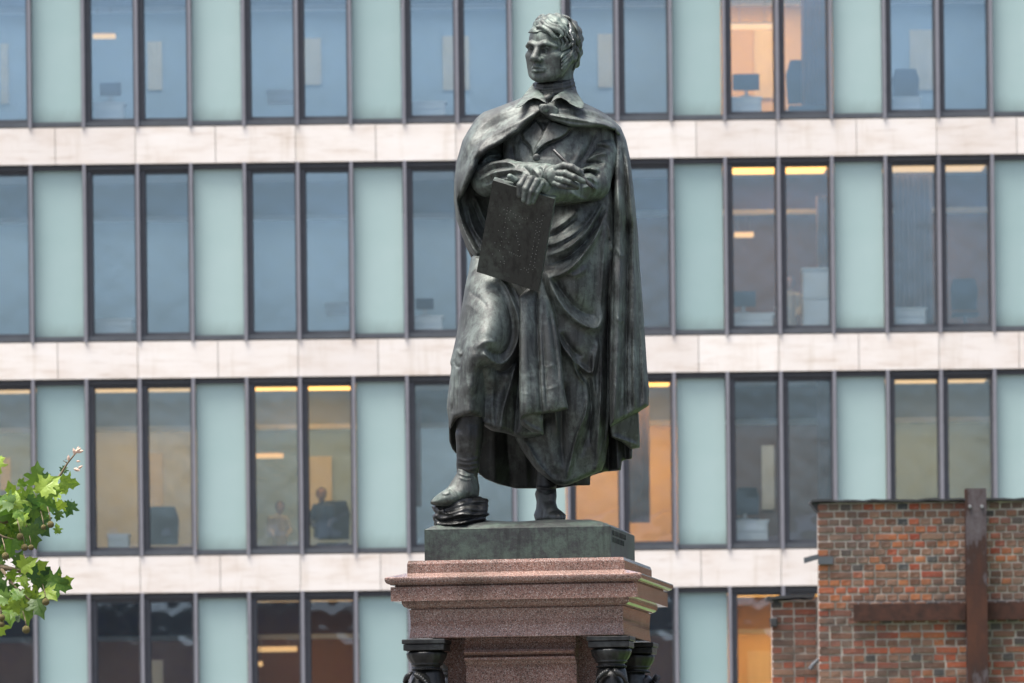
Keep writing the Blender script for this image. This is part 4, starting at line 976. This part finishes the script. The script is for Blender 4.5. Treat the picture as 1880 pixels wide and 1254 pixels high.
# ---- coat on the chest
G = Field(918, 1140, 200, 385, -130, 50, 1.6)
layer(G, [(925,232),(960,212),(1000,200),(1060,215),(1120,228),(1134,250),(1128,300),(1112,345),(1080,380),(1000,380),(930,350),(922,290)],
  [(1000,225,-66),(1000,250,-82),(940,270,-66),(1060,260,-74),(1105,255,-50),(1125,290,-28),(1000,320,-98),(950,320,-84),(1060,330,-86),(1000,370,-92)], 45,
  [('s',[(984,221),(990,230),(997,240),(979,286),(976,278),(974,268),(962,256),(958,245)],6.5,1),
   ('s',[(1009,221),(1047,234),(1040,245),(1030,252),(1018.6,257),(1005,262),(993,271),(979,287),(985,268),(997,244)],11,1),('r',[(1050,236),(1042,248),(1021,260),(1006,265.5),(993,275),(981,290)],2.2,-5),('r',[(955,247),(960,259),(972,271),(975,282),(977,290)],2.2,-5),
   ('f',[(979,287),(978,310),(978,345)],22,4,(1000,320)),
   ('s',[(988,222),(1008,222),(1000,240),(997,241)],-4,1.2),
   ('r',[(996,224),(1000,236)],3,3),
   ('r',[(1094,240),(1080,275),(1064,300)],4,-7),('r',[(1072,262),(1060,290),(1048,308)],6,5),('r',[(1040,280),(1036,310)],9,4),('r',[(952,262),(958,290),(966,306)],5,4),('r',[(940,265),(944,290),(952,305)],3,-6),
   ('r',[(1032,365),(1036,380)],2,3)], R_=10, E=22, edge=3, swell=1.4, seed=6)
net(G, 'coat', B, statue, smooth_it=1)
def disc(px, py, d, r_, nm, m, th=4):
    c = S(px, py, d); k = r_/F*YS
    b = MB(); b.lathe([(k*.1, .5*th/PU), (k*.72, .5*th/PU), (k*.86, .25*th/PU), (k, .1*th/PU), (k, -.6*th/PU)], (0, 0, 0), 20)
    o = b.obj(nm, m, statue, smooth=True); o.matrix_parent_inverse = statue.matrix_world.inverted()
    o.matrix_basis = Matrix.Translation(c) @ Matrix.Rotation(R(96), 4, 'X')
disc(985, 289.5, -101, 7, 'button', B); disc(1001, 198.5, -103, 7.5, 'button', BG)

# ---- sleeves
G = Field(850, 1150, 215, 395, -225, 60, 1.8)
G.chain([(902,258,0),(898,295,-15),(898,328,-46)], [28,30,32], 4, 0)
G.chain([(898,328,-46),(934,320,-98),(975,320,-146),(1002,320,-174)], [33,26,21,20], 6, 8)
sl = G.f.copy(); G.f[:] = 1e3
G.chain([(1106,256,-5),(1104,285,-28),(1089,338,-70)], [28,32,30], 4, 0)
G.chain([(1089,338,-70),(1055,345,-118),(1022,350,-164),(1006,350,-180)], [30,26,20,18], 6, 8)
sr = G.f
folds_l = [('r',[(880,300),(900,285),(925,288)],4,6),('r',[(872,320),(895,302),(928,297),(950,306)],4.5,7),('r',[(876,332),(905,318),(940,312),(962,316)],4,6),('r',[(884,345),(915,332),(950,326),(980,322)],4,5),('r',[(878,312),(900,296),(930,292)],3,-6),('r',[(880,326),(908,310),(946,308)],3,-6),('r',[(890,340),(925,324),(960,320)],3,-5),('r',[(930,340),(955,332),(985,336)],4,5),('r',[(975,307),(985,318),(990,332)],3.5,5),('r',[(960,305),(972,318),(978,334)],3.5,-5),('r',[(990,304),(998,312),(994,330)],3,3),('s',[(1000,300),(1016,302),(1001,340),(988,338)],2.5,1)]
folds_r = [('r',[(1070,300),(1092,285),(1118,280)],5,7),('r',[(1060,310),(1085,300),(1110,300)],4,-7),('r',[(1050,315),(1078,308),(1102,314)],4,7),('r',[(1080,268),(1100,262),(1122,268)],5,5),('r',[(1075,282),(1098,272),(1120,275)],4,-5),('r',[(1056,326),(1080,316),(1100,325)],3.5,-7),('r',[(1060,333),(1082,326),(1098,338)],4,6),('r',[(1092,250),(1084,280),(1068,300)],4,-5),('r',[(1070,345),(1088,342),(1096,352)],4,5),('r',[(1046,352),(1062,362),(1080,368)],4,4)]
G.f = sl-relief(G.X2, G.Y2, folds_l)[..., None]; net(G, 'sleeve', BG, statue, smooth_it=1)
G.f = sr-relief(G.X2, G.Y2, folds_r)[..., None]; net(G, 'sleeve', BG, statue, smooth_it=1)

# ---- cloak over the shoulders
G = Field(826, 1165, 160, 490, -125, 75, H)
layer(G, [(846,345),(862,318),(885,290),(905,300),(912,400),(890,470),(878,478),(862,460),(850,432),(842,400)], [(850,380,0),(870,350,10),(895,380,20),(868,430,-12),(888,460,-24)], 60,
  [('r',[(858,375),(866,410),(880,436),(896,456)],4,9),('r',[(866,365),(878,400),(894,430)],4,-8),('r',[(872,360),(886,395),(900,420)],4,8),('r',[(852,400),(862,435),(880,462)],4,-6)], R_=5, E=8, edge=3, soft=0)
layer(G, [(982,168),(947,184),(920,194),(887,206),(873,218),(858,242),(849,258),(838,297),(834,333),(833,367),(838,402),(849,436),(863,462),(878,480),(884,466),(870,440),(858,414),(850,391),(845,369),(857,347),(873,314),(880,293),(899,275.5),(925,261.5),(954,242.5),(975,222.5),(993,210.5),(1011,221),(1045,232.5),(1074,234.5),(1107,236),(1128,240),(1136,256),(1139,300),(1146,330),(1160,330),(1157,292),(1150,258),(1140,234),(1124,218),(1102,203),(1073,189),(1045,172)],
  [(985,185,-62),(960,205,-74),(930,220,-72),(900,235,-58),(870,250,-50),(850,300,-56),(838,350,-44),(843,390,-34),(856,430,-34),(872,465,-50),(950,235,-98),(915,258,-98),(890,278,-98),(868,305,-92),(854,345,-80),(990,205,-90),(1010,205,-92),(1040,205,-82),(1085,212,-62),(1120,225,-40),(1142,255,-22),(1152,310,-26),(1050,228,-102),(1100,232,-86),(1128,240,-62),(1138,290,-52)], 55,
  [('f',[(885,290),(899,276),(925,262),(954,243),(975,223),(993,211)],12,7,(940,235)),
   ('f',[(993,211),(1011,221),(1045,232),(1074,234),(1107,236),(1128,240)],10,7,(1060,215)),
   ('r',[(985,205),(955,222),(925,238),(895,255),(868,290),(855,330)],5,7),('r',[(975,202),(940,216),(905,232),(875,258)],5,-5),('r',[(960,195),(925,206),(895,222),(868,250),(852,290)],6,5),
   ('r',[(1006,210),(1040,216),(1080,222),(1118,232),(1138,252)],4,8),('r',[(1010,203),(1045,209),(1085,213),(1120,224)],4,-5),('r',[(1020,200),(1060,202),(1098,208),(1130,228)],5,5),('r',[(1010,214),(1045,223),(1085,228)],3,-4),
   ('r',[(838,320),(838,370),(846,410),(862,448),(874,470)],3,6),('r',[(846,330),(844,372),(852,405)],2.5,-5),('r',[(862,300),(852,330),(846,356)],4,4)],
  R_=12, E=40, edge=3, swell=1.6, seed=9, soft=0)
net(G, 'shoulder_cloak', B, statue, smooth_it=1)
# clasp strap
G = Field(980, 1030, 184, 222, -118, -60, 1.2)
layer(G, [(988,196),(992,191),(1003,190),(1016,193),(1026,200),(1024,214),(1010,214),(998,210),(990,204)], [(988,198,-94),(1000,200,-99),(1024,205,-95),(1005,212,-98)], -70, (), R_=3, E=4, edge=2)
net(G, 'clasp_strap', BG, statue, smooth_it=1)
# ---- collar and neckcloth
G = Field(938, 1085, 130, 208, -105, 40, 1.3)
layer(G, [(979,152),(970,163),(962,173),(953,187),(945.5,198.5),(953,198),(961,193),(970,184.5),(980,180.5),(989,182),(997,187),(1004,190),(1000,178),(991,166),(984,157)],
  [(979,155,-14),(965,172,-40),(950,196,-92),(985,172,-62),(990,182,-90),(1002,188,-98)], [(979,155,0),(950,196,-84),(1002,188,-88)], [('r',[(985,166),(975,180)],4,3)], R_=3, E=4, edge=2.5, soft=0)
layer(G, [(1046,147),(1051,149),(1056,158),(1061,172),(1073,190),(1073,198),(1068,200.5),(1060,198),(1048,192),(1040,185),(1031,180.5),(1024,181),(1016,186),(1010,190.5),(1016,178),(1028,170),(1040,163),(1047,155)],
  [(1048,150,-8),(1055,165,-36),(1070,195,-84),(1045,175,-66),(1030,178,-86),(1012,189,-98)], [(1048,150,6),(1070,195,-76),(1012,189,-90)], [('r',[(1040,172),(1050,186)],4,3)], R_=3, E=4, edge=2.5, soft=0)
net(G, 'collar', BG, statue, smooth_it=2)
G = Field(968, 1062, 118, 205, -100, 40, 1.3)
G.add(G.capsule((1018,118,-8), (1014,178,-18), 29, 33))
for k_, (y0, rr) in enumerate(((150, 35), (157, 37), (165, 39), (173, 40))):
    pts = []
    for i in range(9):
        a = -math.pi*.5+(-.62+1.24*i/8)*math.pi
        pts.append((1016+rr*.98*math.sin(a+math.pi*.5)*1.0, y0+9*math.cos((i-4)/4*1.5)-3+(i-4)*-1.5, -14-rr*math.cos(a+math.pi*.5)*1.05))
    G.chain(pts, [4]*9, 1, 2)
G.chain([(1044,138,-12),(1034,141,-32),(1022,145,-42),(1012,148,-46)], [4,4,4,3], 1, 3)
G.chain([(1044,148,-10),(1034,152,-36),(1020,156,-46)], [6,6,5], 1, 3)
G.add(G.ell((1002,182,-62), (11,9,12)), 3); G.add(G.ell((1008,178,-62), (8,7,10)), 3)
G.chain([(992,172,-54),(1000,186,-68),(1008,196,-72)], [4,5,4], 1, 2)
net(G, 'neckcloth', BD, statue, smooth_it=1)

# ---- head
HX, HY, HD, YAW = 1015.0, 90.0, -22.0, R(34)
cw, sw = math.cos(YAW), math.sin(YAW)
G = Field(955, 1082, 14, 166, -100, 52, 1.25)
dx, dd_ = G.X-HX, -(G.D-HD)
class L: pass
def local(G):
    g = Field.__new__(Field); g.h = G.h
    dx, dd_ = G.X-HX, -(G.D-HD)
    g.X = (dx*cw+dd_*sw)/1.12; g.D = (-dx*sw+dd_*cw)/1.12; g.Y = (HY-G.Y)
    tl = R(0.5); g.Y, g.D = g.Y*math.cos(tl)-g.D*math.sin(tl), g.D*math.cos(tl)+g.Y*math.sin(tl)
    g.Y = g.Y.astype(f32); g.D = g.D.astype(f32)
    return g
g = local(G)
g.f = g.ell((0,15,-6), (39,46,50)).astype(f32)
g.add(g.ell((0,-20,13), (31.5,37.5,33)), 10); g.add(g.ell((0,-12,-26), (33,34,26)), 8)
g.add(g.capsule((-12,-46,26), (12,-46,26), 14, 14), 10)
g.add(g.ell((0,-52,36), (14,10,10)), 7)
for s_ in (-1, 1):
    g.add(g.capsule((s_*34,-14,0), (s_*20,-44,20), 9, 11), 8)          # jaw line
    g.add(g.ell((s_*23,-12,27), (11,8,9)), 9); g.add(g.ell((s_*20,-26,24), (12,15,11)), 9)                          # cheekbone
    g.add(g.capsule((s_*5,7,44), (s_*15,9.5,43), 4.6, 5), 4); g.add(g.capsule((s_*15,9.5,43), (s_*27,5,33), 5, 4.4), 4)                # brow
    g.cut(g.ell((s_*16,-2.5,48), (11.5,8.5,14.5)), 3)                         # socket
    g.add(g.ell((s_*15.5,-3,32.5), (8.5,7,7.5)), 1.5)                   # eyeball
    g.add(g.capsule((s_*7,0.2,39), (s_*16,2.6,40.5), 1.8, 2.1), 1.2); g.add(g.capsule((s_*16,2.6,40.5), (s_*25,-.8,34), 2.1, 1.8), 1.2)   # upper lid
    g.add(g.capsule((s_*8,-6.5,37.5), (s_*17,-9,38), 1.5, 1.7), 1.5); g.add(g.capsule((s_*17,-9,38), (s_*24,-5,34), 1.6, 1.3), 1.5)
    g.cut(g.ell((s_*15.5,-3,40.5), (2.8,3,2.4)), .8)                  # pupil
    g.add(g.ell((s_*7,-20,49), (5,4.6,6)), 3)                           # nostril wing
    g.cut(g.ell((s_*4.2,-24.5,52), (2.2,2,3.5)), 1)
    pass
    
g.add(g.capsule((0,6,42), (0,-16,54), 5, 6.4), 4); g.add(g.ell((0,-17.5,54), (6.6,5.6,6.4)), 3)
g.add(g.capsule((0,-24,49), (0,-31,49), 4, 4), 4)

g.add(g.capsule((-11.5,-36.2,42), (0,-33,50), 2.6, 4), 2.5); g.add(g.capsule((0,-33,50), (11.5,-36.2,42), 4, 2.6), 2.5)
g.add(g.capsule((-10,-39.5,42.5), (0,-41,49), 3.2, 4.6), 2.5); g.add(g.capsule((0,-41,49), (10,-39.5,42.5), 4.6, 3.2), 2.5)
g.cut(g.capsule((-13,-38.2,45), (0,-36.9,54), 1.1, 1.4), 1.2); g.cut(g.capsule((0,-36.9,54), (13,-38.2,45), 1.4, 1.1), 1.2)
g.cut(g.capsule((-8,-45.5,50), (8,-45.5,50), 2.6, 2.6), 4)
g.add(g.capsule((0,-36,-10), (0,-80,-14), 27, 29), 8)                   # neck
for s_ in (-1, 1):                                                     # ears
    g.add(g.ell((s_*38,-8,-8), (4,14,9)), 3); g.cut(g.ell((s_*42.5,-6,-6), (4,8.5,4.5)), 1.5); g.add(g.capsule((s_*41,-19,-3), (s_*40,-21,-4), 4, 3.5), 2); g.add(g.capsule((s_*42,-4,-4), (s_*41,-10,-3), 1.6, 1.8), 1)
G.f = g.f.astype(f32)
head = net(G, 'head', BG, statue, smooth_it=2)
inn = G.f < 0; first = np.where(inn.any(2), G.d[np.argmax(inn, 2)], 20)
def hs(px, py):
    i = int(np.clip((px-G.x[0])/G.h, 0, len(G.x)-1)); j = int(np.clip((py-G.y[0])/G.h, 0, len(G.y)-1)); return float(first[i, j])
# hair: cap on the skull plus separate modelled locks
HF = Field(958, 1082, 14, 150, -100, 52, 1.25); h = local(HF)
cap = smin(h.ell((0,17,-7), (41.5,48.5,52.5)), h.ell((0,-12,-27), (34.5,33,27)), 8).astype(f32)
hl = np.maximum(cap, -(h.Y-26-.55*(-(h.D-20))*(h.D < 20)*.0))           # crown above the hairline
keep = np.maximum(-(h.Y-30+.9*np.minimum(h.D-24, 0)*1.0), h.D-44)       # hairline falls away towards the nape
keep = np.minimum(keep, h.D+14+0*h.X)                                   # back of the head all the way down
hair = np.maximum(np.maximum(cap, keep), -(h.Y+34))
wave = np.sin(h.Y*.3+h.D*.2+np.sin(h.X*.15)*1.5)*.9+np.sin(h.Y*.17-h.D*.35+h.X*.25)*.8
h.f = (hair-wave).astype(f32); HF.f = h.f
def lock(pts, rs, lift=2, k=1.2):
    P = catmull(pts, 4); n_ = len(P); rr = np.interp(np.linspace(0, 1, n_), np.linspace(0, 1, len(rs)), rs)
    ds = np.array([min(hs(p[0], p[1]), 12) for p in P])-lift*1.5; ds = np.convolve(np.r_[ds[0], ds[0], ds, ds[-1], ds[-1]], np.ones(5)/5, 'valid')
    g_ = None
    for i in range(n_-1):
        c = HF.capsule((P[i][0], P[i][1], ds[i]), (P[i+1][0], P[i+1][1], ds[i+1]), rr[i], rr[i+1]); g_ = c if g_ is None else np.minimum(g_, c)
    HF.add(g_, k)
lock([(984,46),(988,41),(996,40),(1003,47),(1013,52),(1025,56),(1032,63),(1028,68)], [3.4,5,5,4.8,4.8,4.8,4,2], 5)
lock([(986,49),(996,50),(1006,56),(1012,61),(1018,68),(1024,70)], [3,4,4.2,4.2,3.6,1.8], 4.5)
lock([(990,33),(997,30),(1003,37),(1013,45),(1025,50),(1036,57),(1039,66)], [3.6,4.8,4.8,4.6,4.4,4,2.2], 3.6)
lock([(1000,31),(1008,30),(1014,39),(1025,43),(1038,50),(1042,60)], [3,4,4,4,3.6,2], 2)
lock([(986,38),(990,35),(995,38)], [3,3.6,3], 4); lock([(984,42),(986,37),(991,33)], [2.6,3.4,3], 3)
lock([(1010,28),(1022,30),(1036,36),(1046,46),(1050,58)], [3,4,4,3.6,2.2], 1.5)
lock([(1026,29),(1040,33),(1052,42),(1060,54),(1063,66)], [3,4,4,4,3], 1.5)
lock([(1040,62),(1046,70),(1050,78),(1042,86),(1031,93)], [2.5,3.2,3.4,3.2,1.8], 2.5)
lock([(1036,68),(1041,76),(1038,84),(1030,90)], [2,3,3,1.6], 2.5); lock([(1030,72),(1034,80),(1030,88)], [1.6,2.4,1.4], 2)
lock([(1052,62),(1058,74),(1062,88)], [3,3.6,2.4], 2); lock([(1046,58),(1052,68),(1054,80),(1050,90)], [2.4,3.2,3,2], 2.5)
for pts in ([(1046,92),(1040,96),(1034,100),(1030,106)], [(1047,97),(1041,103),(1035,107),(1031,113)], [(1046,104),(1041,110),(1036,114),(1031,120)], [(1045,112),(1040,117),(1035,121),(1031,127)], [(1052,90),(1049,99),(1046,106)], [(1042,118),(1038,124),(1033,129)]):
    lock(pts, [2.2, 3.4, 3.2, 1.6], 2.2, 1)
lock([(1060,88),(1062,102),(1058,116),(1053,128)], [2.4,3,3,2.2], 1.2)
net(HF, 'hair', BG, head, smooth_it=0)
# bird droppings that ran down hair and cheek
i2 = HF.f < 0; first2 = np.where(i2.any(2), HF.d[np.argmax(i2, 2)], 30)
def hs2(px, py): 
    i = int(np.clip((px-HF.x[0])/HF.h, 0, len(HF.x)-1)); j = int(np.clip((py-HF.y[0])/HF.h, 0, len(HF.y)-1)); return min(float(first2[i, j]), hs(px, py))
DF = Field(990, 1062, 34, 150, -90, 20, .9)
for pts, rs in (([(1046,44),(1047.5,52),(1047,60),(1050,67),(1053,75)], [1.2,2,1.6,1.5,.8]), ([(1052,78),(1050,90),(1047,102)], [.7,.8,.5])):
    P = catmull(pts, 5); rr = np.interp(np.linspace(0, 1, len(P)), np.linspace(0, 1, len(rs)), rs)
    for i in range(len(P)-1): DF.add(DF.capsule((*P[i], hs2(*P[i])-.2), (*P[i+1], hs2(*P[i+1])-.2), rr[i], rr[i+1]))
net(DF, 'bird_dropping', M['dropping'], head, kind='stuff')

# ---- drawing board
TLb, TRb, BLb, BRb = S(905,331,-208), S(1018.6,365.5,-202), S(875,499,-130), S(988,535.6,-130)
offb = S(908.5,324.6,-190)-S(905,331,-208)
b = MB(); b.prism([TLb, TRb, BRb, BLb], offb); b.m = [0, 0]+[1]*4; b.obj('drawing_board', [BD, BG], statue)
# dotted plan pricked into the board
b = MB(); random.seed(5); nb = (TRb-TLb).cross(BLb-TLb).normalized(); nb = nb if nb.y < 0 else -nb
def onb(u, v_): return TLb.lerp(TRb, u).lerp(BLb.lerp(BRb, u), v_)
seq = [(.30, t/20) for t in range(6, 15)]+[(.36, t/20) for t in range(5, 16, 2)]+[(.80, t/24) for t in range(6, 21)]+[(.86, t/24) for t in range(5, 20)]+[(.45+.035*t, .68+.004*t) for t in range(6)]+[(.5+.02*t, .46+.03*t) for t in range(5)]+[(.25+.05*t, .26+.005*t) for t in range(8)]+[(random.uniform(.2, .9), random.uniform(.2, .85)) for _ in range(26)]
for (u, v_) in seq:
    c = onb(u+random.uniform(-.008, .008), v_+random.uniform(-.006, .006))+nb*.0015; r_ = .0018
    b.lathe([(.0004, r_), (r_*.8, r_*.5), (r_, 0), (r_*.8, -r_*.5), (.0004, -r_)], c, 6)
b.obj('pricked_dots', M['dots'], statue, kind='stuff')
# ---- hands
G = Field(924, 1018, 312, 384, -235, -150, 1.1)
G.chain([(1012,350,-176),(1000,344,-188)], [15,14], 3, 0)
G.add(G.ell((990,338,-196), (18,12,10)), 6)
for pts, rs in (([(972,328,-200),(964,326,-206),(955,340,-214),(953.5,358,-212)], [6.5,7,6.6,5.4]), ([(980,329,-202),(975,329,-210),(965,347,-217),(962,367,-215)], [6.8,7.2,6.8,5.4]), ([(990,333,-202),(985,333,-210),(975,352,-216),(970,373,-214)], [6.8,7,6.6,5.2]), ([(998,338,-198),(994,338,-206),(984.5,353,-212),(978.5,371,-210)], [6.4,6.6,6,4.6])):
    g_ = None
    for i in range(3):
        c = G.capsule(pts[i], pts[i+1], rs[i], rs[i+1]); g_ = c if g_ is None else smin(g_, c, 1.5)
    G.add(g_, 1.3)
G.chain([(982,334,-186),(962,332,-188),(947,331,-196),(936,324,-200)], [7,6.5,6.2,5.4], 2, 3)
net(G, 'hand', BG, statue)
G = Field(990, 1082, 292, 358, -240, -150, 1.1)
G.chain([(998,320,-178),(1012,322,-190)], [16,15], 3, 0)
G.add(G.ell((1022,323,-198), (17,19,10)), 6)
for pts, rs in (([(1022,309,-200),(1035,304,-206),(1050,307,-212),(1062,314,-214),(1069,322,-212)], [7,7,6.6,5.8,4.6]), ([(1026,318,-206),(1038,318,-212),(1054,325,-218),(1072,333,-216)], [6.6,6.6,6,4.8]), ([(1024,328,-206),(1034,330,-212),(1047,334,-215),(1060,341,-212)], [6.4,6.2,5.6,4.4]), ([(1018,336,-202),(1028,340,-208),(1040,343,-210),(1060,345,-206)], [6,5.8,5.2,4])):
    g_ = None
    for i in range(len(pts)-1):
        c = G.capsule(pts[i], pts[i+1], rs[i], rs[i+1]); g_ = c if g_ is None else smin(g_, c, 1.5)
    G.add(g_, 1.2)
G.chain([(1016,310,-188),(1036,313,-190),(1054,318,-198),(1068,315,-204)], [8,6.5,5.8,4.6], 2, 3)
net(G, 'hand', BG, statue)
MB().tube([S(1015.5,274.5,-192), S(1017,276,-193), S(1040,299,-202), S(1066,322,-212), S(1084,340,-218), S(1089,346,-220)], [1.5/PU, 3.2/PU, 3.8/PU, 3.8/PU, 3.6/PU, 2/PU], 10).obj('pencil', BK, statue, smooth=True)

# ================================================================== people behind the office windows
def person(px, py, s_, dep, shirt, label, lean=0):
    """seated figure seen from the hips up; px,py is the head's centre, s_ the head's half height"""
    G = Field(px-s_*3.6, px+s_*3.6, py-s_*1.6, py+s_*7.2, -s_*2.6, s_*2.6, s_*.16)
    y0 = YB+dep; pu = F/y0
    root = empty('person', at(px, py+s_*7, y0), label=label, cat='person', group='people sitting behind the office windows')
    G.chain([(px+lean*2, py+s_*2.2, 0), (px+lean, py+s_*4, s_*.2), (px, py+s_*6.6, s_*.4)], [s_*1.15, s_*1.25, s_*1.3], 3, 0)
    for k in (-1, 1):
        G.chain([(px+lean*2+k*s_*1.35, py+s_*2.1, 0), (px+k*s_*1.9, py+s_*4.2, -s_*.1), (px+k*s_*1.2, py+s_*5.4, -s_*1.8)], [s_*.62, s_*.5, s_*.36], 2, s_*.4)
    net(G, 'body', shirt, root, 1, y0, pu)
    G = Field(px-s_*1.6, px+s_*1.6, py-s_*1.6, py+s_*2, -s_*1.6, s_*1.6, s_*.12)
    G.add(G.ell((px, py-s_*.1, 0), (s_*.78, s_, s_*.9))); G.add(G.ell((px, py+s_*.5, -s_*.25), (s_*.55, s_*.6, s_*.6)), s_*.2)
    G.add(G.capsule((px, py+s_*.5, s_*.2), (px+lean*.5, py+s_*1.7, s_*.2), s_*.42, s_*.5), s_*.2); G.add(G.capsule((px, py, -s_*.8), (px, py+s_*.3, -s_*1.0), s_*.12, s_*.16), s_*.1)
    net(G, 'head', M['skin'], root, 1, y0, pu)
    G = Field(px-s_*1.6, px+s_*1.6, py-s_*1.6, py+s_*1.2, -s_*1.6, s_*1.6, s_*.12)
    g_ = np.maximum(G.ell((px, py-s_*.2, s_*.1), (s_*.9, s_*1.05, s_)), -np.minimum(G.D+s_*.25, 9)+np.maximum(G.Y-(py-s_*.5), -s_*.0)*-0); g_ = np.where((G.D < -s_*.2) & (G.Y > py-s_*.55), np.maximum(g_, 1), g_); g_ = np.maximum(g_, G.Y-(py+s_*.7)); G.add(g_)
    net(G, 'hair', M['chair'], root, 1, y0, pu)
person(590, 908, 11, 1.3, M['suit'], 'person in dark blue jacket sitting in the third row window left of the statue', 2)
person(514, 932, 10, 2.2, M['shirt'], 'person in pale shirt sitting in the third row beside the glowing lamp', -2)
person(1449, 520, 11, 1.4, M['shirt'], 'person in pale shirt beside the tall white cabinet in the second row')
